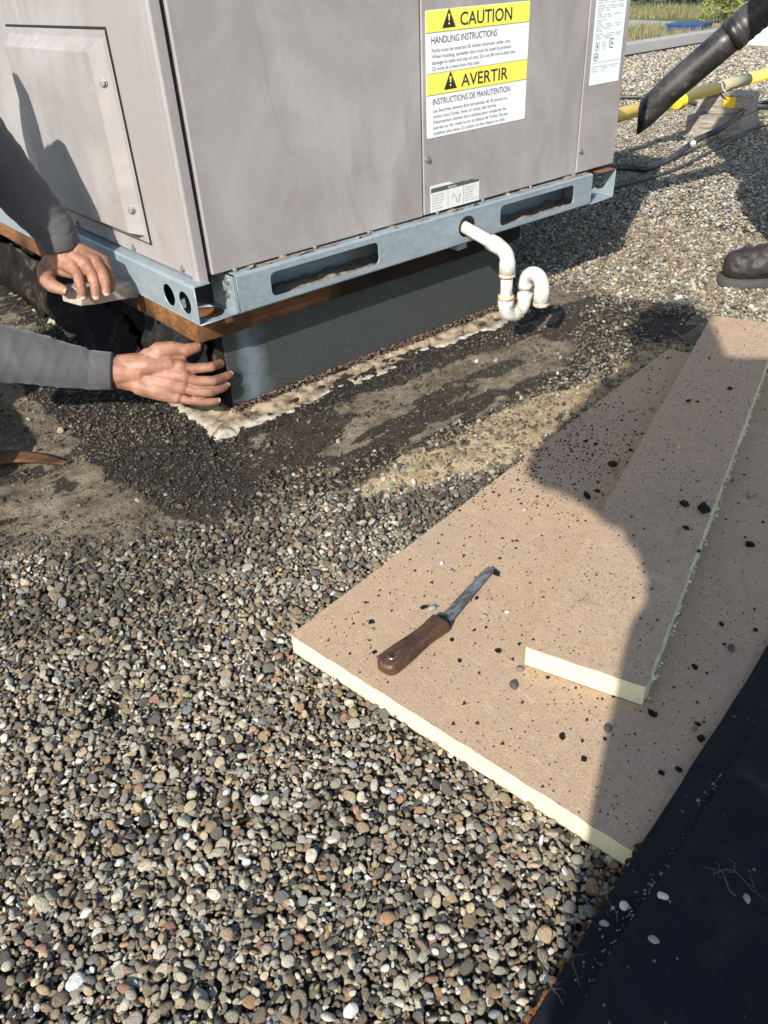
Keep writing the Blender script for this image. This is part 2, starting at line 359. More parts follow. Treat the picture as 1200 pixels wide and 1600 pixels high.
# ------------------------------------------------------------------ mesh builder
ORG = {}
class MB:
    def __init__(s): s.v = []; s.f = []; s.mi = []; s.cur = 0
    def add(s, V, Fs):
        o = len(s.v); s.v += [tuple(p) for p in V]; s.f += [tuple(i + o for i in f) for f in Fs]; s.mi += [s.cur] * len(Fs); return s
    def box(s, a, b):
        (x0, y0, z0), (x1, y1, z1) = a, b
        return s.add([(x0, y0, z0), (x1, y0, z0), (x1, y1, z0), (x0, y1, z0), (x0, y0, z1), (x1, y0, z1), (x1, y1, z1), (x0, y1, z1)],
                     [(3, 2, 1, 0), (4, 5, 6, 7), (0, 1, 5, 4), (1, 2, 6, 5), (2, 3, 7, 6), (3, 0, 4, 7)])
    def hexa(s, bot, top):
        n = len(bot); V = list(bot) + list(top)
        return s.add(V, [tuple(range(n))[::-1], tuple(range(n, 2 * n))] + [(i, (i + 1) % n, n + (i + 1) % n, n + i) for i in range(n)])
    def tube(s, pts, rad, seg=16, caps=True, ell=None, up=None):
        pts = [Vector(p) for p in pts]; n = len(pts)
        rad = list(rad) if hasattr(rad, '__len__') else [rad] * n
        t0 = (pts[1] - pts[0]).normalized(); u = (Vector(up) if up else (Vector((0, 0, 1)) if abs(t0.z) < .9 else Vector((1, 0, 0))))
        V = []; prev = u
        for i, p in enumerate(pts):
            t = (pts[min(i + 1, n - 1)] - pts[max(i - 1, 0)]).normalized()
            a = prev - t * prev.dot(t); a.normalize(); b = t.cross(a); prev = a
            for k in range(seg):
                an = 2 * PI * k / seg; V.append(p + (a * math.cos(an) * (ell or 1) + b * math.sin(an)) * rad[i])
        Fs = [(i * seg + k, i * seg + (k + 1) % seg, (i + 1) * seg + (k + 1) % seg, (i + 1) * seg + k) for i in range(n - 1) for k in range(seg)]
        if caps: Fs += [tuple(range(seg))[::-1], tuple(range((n - 1) * seg, n * seg))]
        return s.add(V, Fs)
    def sphere(s, c, r, seg=10, sc3=(1, 1, 1)):
        V = [(c[0], c[1], c[2] - r * sc3[2])]; rings = seg // 2
        for i in range(1, rings):
            th = PI * i / rings
            for k in range(seg):
                V.append((c[0] + r * sc3[0] * math.sin(th) * math.cos(2 * PI * k / seg), c[1] + r * sc3[1] * math.sin(th) * math.sin(2 * PI * k / seg), c[2] - r * sc3[2] * math.cos(th)))
        V.append((c[0], c[1], c[2] + r * sc3[2])); last = len(V) - 1; Fs = []
        for k in range(seg): Fs.append((0, 1 + (k + 1) % seg, 1 + k))
        for i in range(rings - 2):
            for k in range(seg): Fs.append((1 + i * seg + k, 1 + i * seg + (k + 1) % seg, 1 + (i + 1) * seg + (k + 1) % seg, 1 + (i + 1) * seg + k))
        b = 1 + (rings - 2) * seg
        for k in range(seg): Fs.append((b + k, b + (k + 1) % seg, last))
        return s.add(V, Fs)
    def caps(s, p, q, r1, r2, seg=14):
        s.sphere(p, r1, seg); s.sphere(q, r2, seg)
        if (Vector(q) - Vector(p)).length > 1e-5: s.tube([p, q], [r1, r2], seg)
        return s
    def chain(s, pts, rads, seg=14):
        for i in range(len(pts) - 1): s.caps(pts[i], pts[i + 1], rads[i], rads[i + 1], seg)
        return s
    def mesh(s, name, mats, smooth=False):
        me = bpy.data.meshes.new(name); me.from_pydata(s.v, [], s.f)
        for k in (mats if isinstance(mats, (list, tuple)) else [mats]): me.materials.append(MT[k])
        if any(s.mi): me.polygons.foreach_set('material_index', s.mi)
        if smooth: me.shade_smooth()
        me.update(); return me
    def build(s, name, mats, parent=None, smooth=False, bevel=0., **kw):
        o = link(name, s.mesh(name, mats, smooth), parent, **kw)
        if bevel: bev(o, bevel)
        return o
def bev(o, w, seg=2):
    b = o.modifiers.new('bevel', 'BEVEL'); b.width = w; b.segments = seg; b.limit_method = 'ANGLE'; b.angle_limit = math.radians(40); b.harden_normals = False
    for p in o.data.polygons: p.use_smooth = True
    n = o.modifiers.new('wn', 'WEIGHTED_NORMAL'); n.keep_sharp = True
def link(name, me, parent=None, label=None, cat=None, group=None, kind=None):
    o = bpy.data.objects.new(name, me); COL.objects.link(o)
    if parent is not None:
        o.parent = parent; o.location = -ORG.get(parent.name, Vector()) if parent.name in ORG else (0, 0, 0)
    if label: o['label'] = label
    if cat: o['category'] = cat
    if group: o['group'] = group
    if kind: o['kind'] = kind
    return o
def empty(name, loc, label, cat, group=None):
    o = link(name, None, None, label, cat, group); o.location = loc; ORG[o.name] = Vector(loc); o.empty_display_size = .1; return o
def evalmesh(o, name):
    dg = bpy.context.evaluated_depsgraph_get(); dg.update()
    me = bpy.data.meshes.new_from_object(o.evaluated_get(dg)); me.name = name; return me
def plate(name, mat, loops, mapf, thick, parent=None, **kw):
    """flat sheet with holes: loops of 2D points (outer first), mapf(u, v, w) -> world"""
    cu = bpy.data.curves.new('t', 'CURVE'); cu.dimensions = '2D'; cu.fill_mode = 'BOTH'; cu.extrude = thick / 2
    for L in loops:
        sp = cu.splines.new('POLY'); sp.points.add(len(L) - 1); sp.use_cyclic_u = True
        for p, (u, v) in zip(sp.points, L): p.co = (u, v, 0, 1)
    t = bpy.data.objects.new('t', cu); COL.objects.link(t); me = evalmesh(t, name); bpy.data.objects.remove(t); bpy.data.curves.remove(cu)
    for v in me.vertices: v.co = mapf(v.co.x, v.co.y, v.co.z)
    me.materials.clear(); me.materials.append(MT[mat])
    bm = bmesh.new(); bm.from_mesh(me); bmesh.ops.remove_doubles(bm, verts=bm.verts, dist=1e-6); bmesh.ops.recalc_face_normals(bm, faces=bm.faces); bm.to_mesh(me); bm.free()
    return link(name, me, parent, **kw)
def rrect(x0, y0, x1, y1, r, n=6):
    P = []
    for cx, cy, a in ((x1 - r, y1 - r, 0), (x0 + r, y1 - r, 90), (x0 + r, y0 + r, 180), (x1 - r, y0 + r, 270)):
        for k in range(n + 1): t = math.radians(a + 90 * k / n); P.append((cx + r * math.cos(t), cy + r * math.sin(t)))
    return P
def ellipse(cx, cy, a, b, n=28): return [(cx + a * math.cos(2 * PI * k / n), cy + b * math.sin(2 * PI * k / n)) for k in range(n)]
def text(name, s, x, z, h, width, mapf, mat, parent, shear=0., bold=0., **kw):
    cu = bpy.data.curves.new('t', 'FONT'); cu.body = s; cu.size = 1; cu.offset = bold; cu.fill_mode = 'FRONT'; cu.resolution_u = 3
    t = bpy.data.objects.new('t', cu); COL.objects.link(t); me = evalmesh(t, name); bpy.data.objects.remove(t); bpy.data.curves.remove(cu)
    if not me.vertices: return None
    xs = [v.co.x for v in me.vertices]; x0 = min(xs); wd = max(xs) - x0
    kx = (width / wd) if width else h / .72
    for v in me.vertices: v.co = mapf(x + (v.co.x - x0) * kx, z + v.co.y * h / .72, 0)
    me.materials.clear(); me.materials.append(MT[mat])
    return link(name, me, parent, **kw)
def screw(p, nrm, r, parent, name='screw'):
    nrm = Vector(nrm).normalized(); p = Vector(p); b = MB()
    b.tube([p - nrm * .001, p + nrm * .0012], r * 1.45, 16); b.tube([p + nrm * .001, p + nrm * r * .9], r, 6)
    return b.build(name, 'steel', parent, bevel=.0006)
def organic(capsb, voxel, it=6, fac=.5):
    me = capsb.mesh('t', 'skin'); t = bpy.data.objects.new('t', me); COL.objects.link(t)
    r = t.modifiers.new('r', 'REMESH'); r.mode = 'VOXEL'; r.voxel_size = voxel
    s = t.modifiers.new('s', 'SMOOTH'); s.iterations = it; s.factor = fac
    out = evalmesh(t, 'organic'); bpy.data.objects.remove(t); bpy.data.meshes.remove(me)
    out.materials.clear(); out.shade_smooth(); return out

# ================================================================== SETTING
H0 = .24
# distance to the quadrant that the torn flashing encloses (x > 0, y > .005)
def quad_d(x, y):
    dx = np.maximum(np.maximum(-x, x - .935), 0); dy = np.maximum(.005 - y, 0); out = np.hypot(dx, dy)
    return np.where(out > 0, out, -np.minimum(np.minimum(x, .935 - x), y - .005))
BARE = [(1.22, -.52), (1.2, -.2), (1.165, -.1), (1.17, .04), (1.13, .12), (.97, .15), (.95, 1.0), (.6, 2.2), (-.8, 2.2), (-.9, .35), (-.55, -.02), (-.347, -.18), (-.16, -.225), (-.06, -.25), (.08, -.325), (.33, -.42), (.6, -.47), (1.0, -.56)]
DARK = [(-.21, .75), (-.02, .6), (0.03, .318), (.02, -.04), (-.08, -.17), (-.19, -.14), (-.22, .05), (-.21, .25)]
TARF = [(-.02, -.16), (.05, -.20), (.22, -.30), (.50, -.30), (.80, -.22), (1.16, -.05), (1.16, -.24), (1.0, -.3), (.75, -.36), (.6, -.315), (.3, -.31), (.1, -.29), (-.1, -.24)]
YELB = [(.09, -.33), (.31, -.295), (.5, -.30), (.7, -.31), (.95, -.30), (1.02, -.45), (.6, -.455), (.3, -.425), (.11, -.365)]
def masks(x, y):
    n1 = fbm(x, y, 9, 4, 3) - .5; n2 = fbm(x, y, 34, 3, 5) - .5
    wob = n1 * .055 + n2 * .025
    bare = ss(.025, -.025, polysd(x, y, BARE) + wob)
    dark = ss(.03, -.03, polysd(x, y, DARK) + wob)
    st = fbm(x * .6 + y * .1, y * 1.6, 13, 4, 21) - .5
    tarf = ss(.03, -.03, polysd(x, y, TARF) + st * .16)
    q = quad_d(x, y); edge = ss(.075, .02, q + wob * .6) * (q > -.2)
    yel = ss(.02, -.02, polysd(x, y, YELB) + wob)
    return bare, dark, tarf, edge, yel
def grid(x0, x1, y0, y1, st):
    xs = np.arange(x0, x1 + st / 2, st); ys = np.arange(y0, y1 + st / 2, st)
    X, Y = np.meshgrid(xs, ys); return X, Y
def grid_faces(ny, nx):
    i = np.arange((ny - 1) * (nx - 1)); r = i // (nx - 1); c = i % (nx - 1); a = r * nx + c
    return np.stack([a, a + 1, a + nx + 1, a + nx], 1)
def np_mesh(name, V, Fq, mats, attrs=None, smooth=True):
    me = bpy.data.meshes.new(name); me.vertices.add(len(V)); me.vertices.foreach_set('co', V.astype(np.float32).ravel())
    k = Fq.shape[1]; me.loops.add(Fq.size); me.loops.foreach_set('vertex_index', Fq.astype(np.int32).ravel())
    me.polygons.add(len(Fq)); me.polygons.foreach_set('loop_start', np.arange(0, Fq.size, k, dtype=np.int32))
    for a, d in (attrs or {}).items():
        t = me.attributes.new(a, 'FLOAT', 'POINT'); t.data.foreach_set('value', d.astype(np.float32).ravel())
    for q in mats: me.materials.append(MT[q])
    me.update(calc_edges=True)
    if smooth: me.shade_smooth()
    return me
X, Y = grid(-1.0, 2.0, -1.45, 1.6, .008)
bare, dark, tarf, edge, yel = masks(X, Y)
swirl = fbm(X * .6, Y * 1.7, 11, 4, 77)
tan = np.clip(bare * ss(.43, .58, swirl + .16 * (X < -.2)) - dark * .9, 0, 1)
Z = (fbm(X, Y, 12, 5, 2) - .5) * .012 + (fbm(X, Y, 60, 3, 4) - .5) * .006
Z += bare * .006 + dark * (fbm(X, Y, 90, 3, 9) - .5) * .008 - (1 - bare) * .004
Z += bare * (fbm(X, Y, 85, 3, 44) - .5) * .007
Z += yel * .006 + tarf * (fbm(X * .6, Y * 1.5, 45, 3, 31) - .5) * .010
hole = np.exp(-((X + .455) ** 2 + (Y + .49) ** 2) / .045 ** 2); Z -= hole * .012
def ground_z(x, y):
    ix = np.clip(((x + 1.0) / .008), 0, X.shape[1] - 1).astype(int); iy = np.clip(((y + 1.45) / .008), 0, X.shape[0] - 1).astype(int)
    return Z[iy, ix]
me = np_mesh('roof_membrane', np.stack([X, Y, Z], -1).reshape(-1, 3), grid_faces(*X.shape), ['roof'],
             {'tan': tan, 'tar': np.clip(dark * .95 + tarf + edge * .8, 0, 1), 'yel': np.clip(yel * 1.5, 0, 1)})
roof_near = link('roof_membrane', me, kind='structure')
b = MB(); b.add([(-30, -25, -.03), (40, -25, -.03), (40, 3.5, -.03), (-30, 3.5, -.03), (-30, -25, -4), (40, -25, -4), (40, 3.5, -4), (-30, 3.5, -4)], [(0, 1, 2, 3), (7, 6, 5, 4), (0, 4, 5, 1), (1, 5, 6, 2), (2, 6, 7, 3), (3, 7, 4, 0)])
b.build('roof_deck', 'roof_far', kind='structure')
b = MB(); b.add([(-600, -600, -4.02), (900, -600, -4.02), (900, 900, -4.02), (-600, 900, -4.02)], [(0, 1, 2, 3)]); b.build('field', 'field', kind='structure')

# ------------------------------------------------------------------ rooftop unit
XU0, XU1, YB, ZT = .02, 1.217, 1.75, 1.12
unit = empty('rooftop_unit', (.6, .9, H0), 'large taupe metal rooftop heating and cooling unit on galvanized rails', 'rooftop unit')
b = MB(); b.box((XU0 + .02, .045, .312), (XU1 - .01, YB - .01, ZT - .01)); b.build('cabinet_core', 'black', unit)
b = MB(); b.box((XU0, .040, .312), (XU0 + .018, YB, ZT)); b.build('side_panel', 'paint', unit, bevel=.003)
b = MB(); b.box((XU1 - .015, .042, .312), (XU1, YB, ZT)); b.build('side_panel', 'paint', unit, bevel=.003)
b = MB(); b.box((XU0, YB + .001, .312), (XU1, YB + .016, ZT)); b.build('rear_panel', 'paint', unit, bevel=.003)
b = MB(); b.box((XU0 - .01, .01, ZT + .001), (XU1 + .01, YB + .02, ZT + .03)); b.build('top_panel', 'paint', unit, bevel=.004)
# corner post with folded return
b = MB(); b.hexa([(XU0 - .001, .0385, .304), (XU0 - .001, .024, .304), (XU0 + .003, .020, .304), (.041, .020, .304), (.041, .0385, .304)], [(XU0 - .001, .0385, ZT), (XU0 - .001, .024, ZT), (XU0 + .003, .020, ZT), (.041, .020, ZT), (.041, .0385, ZT)])
b.build('corner_post', 'paint', unit, bevel=.0015)
for x0, x1, z0 in ((.0495, .5595, .3135), (.5625, 1.0645, .3150), (1.0675, 1.217, .3145)):
    b = MB(); b.box((x0, .018, z0), (x1, .0405, ZT)); b.build('front_panel', 'paint', unit, bevel=.0028)
# access covers pressed out of the left face
def cover(y0, y1, z0, z1, screws):
    b = MB(); f = .012; d = .026; xi = XU0 - .0015; xo = XU0 - d
    o = [(y0, z0), (y1, z0), (y1, z1), (y0, z1)]; k = [(y0 + f, z0 + f), (y1 - f, z0 + f), (y1 - f, z1 - f), (y0 + f, z1 - f)]; t = [(y0 + f + .02, z0 + f + .006), (y1 - f - .02, z0 + f + .006), (y1 - f - .02, z1 - f - .018), (y0 + f + .02, z1 - f - .018)]
    V = [(xi, y, z) for y, z in o] + [(xi - .002, y, z) for y, z in o] + [(xi - .002, y, z) for y, z in k] + [(xo, y, z) for y, z in t]
    Fs = [(0, 1, 2, 3)]
    for q in range(3): Fs += [(q * 4 + i, q * 4 + (i + 1) % 4, q * 4 + 4 + (i + 1) % 4, q * 4 + 4 + i) for i in range(4)]
    Fs.append((12, 13, 14, 15)); b.add(V, Fs); c = b.build('access_cover', 'paint', unit, bevel=.0018)
    bm = bmesh.new(); bm.from_mesh(c.data); bmesh.ops.recalc_face_normals(bm, faces=bm.faces); bm.to_mesh(c.data); bm.free()
    g = MB(); g.box((XU0 - .0012, y0 - .004, z0 - .004), (XU0 + .004, y0 - .0005, z1 + .004)); g.box((XU0 - .0011, y0 - .001, z1 + .0005), (XU0 + .004, y1 + .004, z1 + .0045)); g.box((XU0 - .0011, y0, z0 - .0035), (XU0 + .004, y1 + .004, z0 - .0005)); g.build('cover_gap', 'black', c)
    for y, z in screws: screw((XU0 - .0145, y, z), (-.75, -.65, 0), .0055, c)
cover(.186, .665, .346, .688, [(.2085, .612), (.2085, .405)])
cover(.19, .665, .738, 1.08, [(.2085, .8), (.2085, 1.0)])
for y, z in ((.07, .322), (.27, .322), (.55, .322), (.9, .322)): screw((XU0, y, z), (-1, 0, 0), .005, unit)
for x, z in ((.574, .424), (1.078, .364)): screw((x, .018, z), (0, -1, 0), .005, unit)
b = MB(); b.tube([(.574, .017, .424), (.574, .0168, .424)], .0045, 12); b.build('screw_hole', 'black', unit)
# galvanized base rails ---------------------------------------------------------
rail = MB(); T = .0022
fr = plate('front_rail', 'galv', [[(.084, .241), (1.111, .241), (1.111, .305), (.084, .305)], rrect(.155, .2515, .418, .2965, .012), rrect(.779, .2515, 1.041, .2965, .012), ellipse(.672, .274, .026, .0225)], lambda u, v, w: (u, w, v), T, unit)
def strip(name, prof, axis, a, b_, mat, parent):   # bent sheet: profile swept along an axis
    m_ = MB(); n = len(prof)
    mk_ = (lambda p, t: (t, p[0], p[1])) if axis == 'x' else (lambda p, t: (p[0], t, p[1]))
    V = [mk_(p, a) for p in prof] + [mk_(p, b_) for p in prof]
    m_.add(V, [(i, i + 1, n + i + 1, n + i) for i in range(n - 1)]); o = m_.build(name, mat, parent)
    s_ = o.modifiers.new('s', 'SOLIDIFY'); s_.thickness = T; s_.offset = 0; bm = bmesh.new(); bm.from_mesh(o.data); bmesh.ops.recalc_face_normals(bm, faces=bm.faces); bm.to_mesh(o.data); bm.free()
    return o
strip('rail_flange', [(.0, .3053), (.0015, .3080), (.005, .3092), (.07, .3092)], 'x', .084, 1.111, 'galv', fr)
strip('rail_flange', [(.0, .2412), (.0015, .2390), (.005, .2382), (.085, .2382)], 'x', .084, 1.111, 'galv', fr)
b = MB(); b.box((.088, .086, .2395), (1.108, .088, .3085)); b.build('rail_back', 'galv', fr)
for x0, x1 in ((.17, .41), (.79, 1.03)):      # dust and grit gathered on the lower flange
    Xg, Yg = grid(x0 - .02, x1 + .02, .006, .084, .004)
    Zg = .2397 + np.maximum(0, (fbm(Xg, Yg, 38, 4, 8) - .42)) * .022 * ss(.0, .03, Yg)
    link('dust_drift', np_mesh('dust_drift', np.stack([Xg, Yg, Zg], -1).reshape(-1, 3), grid_faces(*Xg.shape), ['dust']), fr)
Xg, Yg = grid(.086, 1.108, .0045, .022, .003)   # grit lying along the rail's top ledge
Zg = .3104 + np.maximum(0, fbm(Xg, Yg, 55, 4, 18) - .56) * .028 - np.maximum(0, .44 - fbm(Xg, Yg, 20, 2, 5)) * .02
link('ledge_dust', np_mesh('ledge_dust', np.stack([Xg, Yg, Zg], -1).reshape(-1, 3), grid_faces(*Xg.shape), ['dust']), fr)
for x in (.095, .275, .41, .60, .74, .9, 1.06): screw((x, .017, .3140), (0, -.7, .7), .0032, fr)
# left rail, open end toward the viewer
lr = plate('side_rail', 'galv', [[(.0, .241), (1.75, .241), (1.75, .3055), (.0, .3055)], ellipse(.045, .271, .022, .0205), ellipse(.106, .271, .022, .0205), rrect(.6, .252, .86, .296, .012)], lambda u, v, w: (w, u, v), T, unit)
strip('rail_flange', [(.0, .3055), (.0015, .3080), (.004, .3088), (.032, .3088)], 'y', .0, 1.75, 'galv', lr)
plate('rail_flange', 'galv', [[(.0, .0), (.081, .0), (.081, 1.75), (.0, 1.75)], ellipse(.042, .05, .030, .035)], lambda u, v, w: (u, v, .2395 + w), T, lr)
b = MB(); b.box((.0775, .0015, .241), (.0797, .085, .3075)); b.box((.0797, .0015, .241), (.0832, .0035, .3065)); e = b.build('end_bracket', 'galv', lr)
screw((.0775, .02, .296), (-1, 0, 0), .005, e); screw((.0775, .026, .272), (-1, 0, 0), .006, e)
b = MB(); b.box((.02, .0865, .2415), (.0775, .088, .3075)); b.build('end_stop', 'black', lr)
# right rail
XR = 1.206
rr = plate('side_rail', 'galv', [[(.0, .239), (1.75, .239), (1.75, .303), (.0, .303)], ellipse(.05, .272, .024, .021)], lambda u, v, w: (XR + w, u, v), T, unit)
plate('rail_flange', 'galv', [[(1.114, .0), (XR - .002, .0), (XR - .002, 1.75), (1.114, 1.75)], ellipse(1.16, .06, .026, .03)], lambda u, v, w: (u, v, .2375 + w), T, rr)
b = MB(); b.add([(1.14, .0, .3055), (XR, .0, .3045), (XR, .09, .3045), (1.16, .09, .3055), (1.14, .0, .3065), (XR, .0, .3058), (XR, .09, .3058), (1.16, .09, .3065)], [(3, 2, 1, 0), (4, 5, 6, 7), (0, 1, 5, 4), (1, 2, 6, 5), (2, 3, 7, 6), (3, 0, 4, 7)]); b.build('rail_flange', 'rust', rr)
b = MB(); b.box((1.112, .0015, .241), (1.1145, .085, .307)); b.build('end_bracket', 'galv', rr)
b = MB(); b.box((.0, YB, .24), (XR, YB + .003, .306)); b.build('rear_rail', 'galv', unit)
b = MB(); b.box((.09, .09, .302), (1.11, YB - .01, .3085)); b.build('base_pan', 'black', unit)

# labels on the front ------------------------------------------------------------
FY = .018
def fm(off): return lambda u, v, w: (u, FY - off, v)
def sheet(name, x0, z0, x1, z1, off, mat, parent, th=.0004, r=.004):
    return plate(name, mat, [rrect(x0, z0, x1, z1, r, 3)], lambda u, v, w: (u, FY - off + w, v), th, parent)
wl = sheet('warning_label', .5725, .4625, .8665, .681, .0006, 'lab_white', unit)
wl['label'] = 'white and yellow handling caution label with black lettering'
sheet('heading_band', .5735, .6450, .8655, .680, .0010, 'lab_yellow', wl, r=.002); sheet('heading_band', .5740, .5395, .8655, .5765, .0010, 'lab_yellow', wl, r=.002)
tf = fm(.0013)
text('lettering', 'CAUTION', .664, .6515, .0225, .148, tf, 'ink', wl, bold=.012)
text('lettering', 'AVERTIR', .668, .5462, .0225, .138, tf, 'ink', wl, bold=.012)
text('lettering', 'HANDLING INSTRUCTIONS', .587, .6265, .0118, .182, tf, 'ink', wl)
text('lettering', 'INSTRUCTIONS DE MANUTENTION', .589, .5215, .0115, .226, tf, 'ink', wl)
for i, (s_, wd) in enumerate([('Forks must be inserted 42 inches minimum under unit.', .222), ('When hoisting, spreader bars must be used to prevent', .224), ('damage to sides and top of unit. Do not lift more than two', .238), ('(2) units at a time from this side.', .132)]):
    text('lettering', s_, .588, .6120 - i * .0102, .0066, wd, tf, 'ink_soft', wl)
for i, (s_, wd) in enumerate([('Les fourches doivent \u00eatre introduites de 42 pouces au', .216), ("moins sous l'unit\u00e9. Avec un treuil, des barres", .182), ("d'\u00e9cartement doivent \u00eatre utilis\u00e9es pour emp\u00eacher les", .214), ("avaries sur les c\u00f4t\u00e9s et sur le dessus de l'unit\u00e9. Ne pas", .220), ('soulever plus deux (2) unit\u00e9s \u00e0 la fois depuis ce c\u00f4t\u00e9.', .212)]):
    text('lettering', s_, .590, .5080 - i * .0102, .0066, wd, tf, 'ink_soft', wl)
for x, z in ((.634, .6655), (.638, .5605)):
    plate('hazard_triangle', 'ink', [[(x - .018, z - .0155), (x + .018, z - .0155), (x, z + .0165)]], lambda u, v, w: (u, FY - .0013 + w, v), .0001, wl)
    plate('hazard_mark', 'lab_yellow', [[(x - .0016, z - .004), (x + .0016, z - .004), (x + .0026, z + .007), (x - .0026, z + .007)]], lambda u, v, w: (u, FY - .0015 + w, v), .0001, wl)
    plate('hazard_mark', 'lab_yellow', [ellipse(x, z - .0085, .002, .002, 10)], lambda u, v, w: (u, FY - .0015 + w, v), .0001, wl)
for z in (.6447, .5767, .5393):
    b = MB(); b.box((.5735, FY - .00135, z - .0003), (.8655, FY - .0012, z + .0003)); b.build('rule_line', 'ink', wl)
il = sheet('info_label', .580, .317, .727, .371, .0006, 'lab_old', unit, r=.001); il['label'] = 'small torn white instruction label low on the panel'
b = MB(); b.box((.582, FY - .0010, .3565), (.7255, FY - .0008, .3655)); b.build('title_band', 'ink_band', il)
plate('torn_patch', 'paint', [[(.7275, .3715), (.635, .3715), (.648, .3665), (.668, .3668), (.685, .3640), (.702, .3655), (.716, .3610), (.7275, .3625)]], lambda u, v, w: (u, FY - .0012 + w, v), .0003, il)
text('lettering', 'Important', .632, .3583, .0052, .024, fm(.0012), 'lab_white', il)
for x in (.631, .678):
    b = MB(); b.box((x, FY - .0010, .319), (x + .0006, FY - .0008, .356)); b.build('rule_line', 'ink', il)
for i in range(6):
    for x, w_ in ((.585, .036), (.682, .038)):
        t_ = random.choice(['Caution unit', 'must be installed', 'on level base', 'before start up', 'drain trap as', 'shown in figure'])
        text('lettering', t_, x, .3500 - i * .0055, .0026, w_ * random.uniform(.6, 1), fm(.0011), 'ink_soft', il)
b = MB(); b.tube([(.642, FY - .0011, .335), (.648, FY - .0011, .346), (.655, FY - .0011, .337), (.657, FY - .0011, .326), (.664, FY - .0011, .326), (.665, FY - .0011, .338), (.670, FY - .0011, .342)], .0006, 5); b.build('trap_drawing', 'ink_soft', il)
dp = sheet('data_plate', 1.0865, .5025, 1.1985, .84, .0006, 'lab_plate', unit, r=.002); dp['label'] = 'white printed data plate with certification marks'
zz = .690
for i in range(26):
    zz -= .0042 if i % 6 else .0062
    if zz < .592: break
    x = 1.094
    while x < 1.185:
        l_ = random.uniform(.01, .035); l_ = min(l_, 1.19 - x)
        text('lettering', random.choice(['MODEL', 'SERIAL', 'VOLTS 208/230', 'PHASE 3 HERTZ 60', 'FACTORY CHARGED', 'REFRIGERANT SYSTEM', 'COMPRESSOR', 'FAN MOTOR OUTDOOR', 'POWER SUPPLY', 'TEST PRESSURE']), x, zz, .0022, l_, fm(.0010), 'ink_soft', dp)
        x += l_ + random.uniform(.002, .014)
        if random.random() < .25: break
for z in (.672, .5475, .539): b = MB(); b.box((1.092, FY - .0011, z), (1.193, FY - .0009, z + .0005)); b.build('rule_line', 'ink_soft', dp)
for x, z, l_ in ((1.091, .534, .018), (1.127, .534, .02), (1.165, .534, .02), (1.091, .529, .022), (1.127, .529, .012)):
    text('lettering', random.choice(['ETL LISTED', 'CONFORMS', 'MADE IN USA', 'REV C']), x, z, .0022, l_, fm(.0010), 'ink_soft', dp)
def ring(x, z, r, t, mat, a0=0, a1=360, n=28):
    m_ = MB(); P = [(x + rr_ * math.cos(math.radians(a0 + (a1 - a0) * k / n)), FY - .0012, z + rr_ * math.sin(math.radians(a0 + (a1 - a0) * k / n))) for rr_ in (r, r - t) for k in range(n + 1)]
    m_.add(P, [(k, k + 1, n + 1 + k + 1, n + 1 + k) for k in range(n)]); return m_.build('certification_mark', mat, dp)
ring(1.1035, .5800, .0085, .0009, 'ink'); plate('certification_mark', 'ink', [[(1.1000, .5760), (1.1035, .5865), (1.1070, .5760), (1.1035, .5790)]], lambda u, v, w: (u, FY - .0012 + w, v), .0001, dp)
ring(1.1290, .5815, .0075, .0005, 'ink_grey'); text('lettering', 'UL', 1.125, .5785, .006, .008, fm(.0012), 'ink_grey', dp)
ring(1.1570, .5830, .0100, .0018, 'ink', 50, 310); text('lettering', 'SA', 1.1525, .5795, .0075, .0110, fm(.0012), 'ink', dp, bold=.01)
ring(1.1020, .5590, .0080, .0014, 'ink'); text('lettering', 'ARI', 1.0968, .5570, .0045, .0105, fm(.0012), 'ink', dp, bold=.015)

# PVC drain trap -----------------------------------------------------------------
def arc(c, u, v, r, n=8, a=90): return [Vector(c) + Vector(u) * r * math.sin(math.radians(a * k / n)) + Vector(v) * r * (1 - math.cos(math.radians(a * k / n))) for k in range(n + 1)]
PX, PY = .678, -.118; rp, rf = .0132, .0160
b = MB(); b.tube([(.672, .07, .276), (.672, .02, .274), (.677, -.085, .2475)], rp, 20); dr = b.build('drain_pipe', 'pvc', unit, smooth=True)
dr['label'] = 'white PVC condensate drain trap with rust stains'
def fit(pts, name='elbow', r=rf, mat='pvc'):
    m_ = MB(); n = len(pts); m_.tube(pts, [r * 1.10, r * 1.09] + [r] * (n - 4) + [r * 1.09, r * 1.10], 24); return m_.build(name, mat, dr, smooth=True)
fit([(.6762, -.068, .2520)] + [(.678, -.085, .2475)] + [Vector((.678, -.085, .2475)) + Vector((0, -.012 - .021 * math.sin(t), -.004 - .021 * (1 - math.cos(t)) - .004 * math.sin(t))) for t in np.linspace(.1, PI / 2, 8)] + [(PX, PY, .188)])
b = MB(); b.tube([(PX, PY, .20), (PX, PY, .12)], rp, 20); b.build('pipe', 'pvc', dr, smooth=True)
b = MB(); b.tube([(PX, PY, .1925), (PX, PY, .1860)], rf * 1.115, 20); b.build('joint_stain', 'pvc_stain', dr, smooth=True)
fit([(PX, PY, .142), (PX, PY, .122)] + [Vector((PX, PY, .122)) + Vector((.024 * (1 - math.cos(t)), 0, -.026 * math.sin(t))) for t in np.linspace(.15, PI / 2, 8)] + [(PX + .031, PY, .096)])
b = MB(); b.tube([(PX, PY, .1450), (PX, PY, .136)], rf * 1.115, 20); b.build('joint_stain', 'pvc_stain', dr, smooth=True)
b = MB(); b.tube([(PX + .0285, PY, .096), (PX + .0345, PY, .096)], rf * 1.115, 20); b.build('joint_stain', 'pvc_stain', dr, smooth=True)
UX = PX + .063
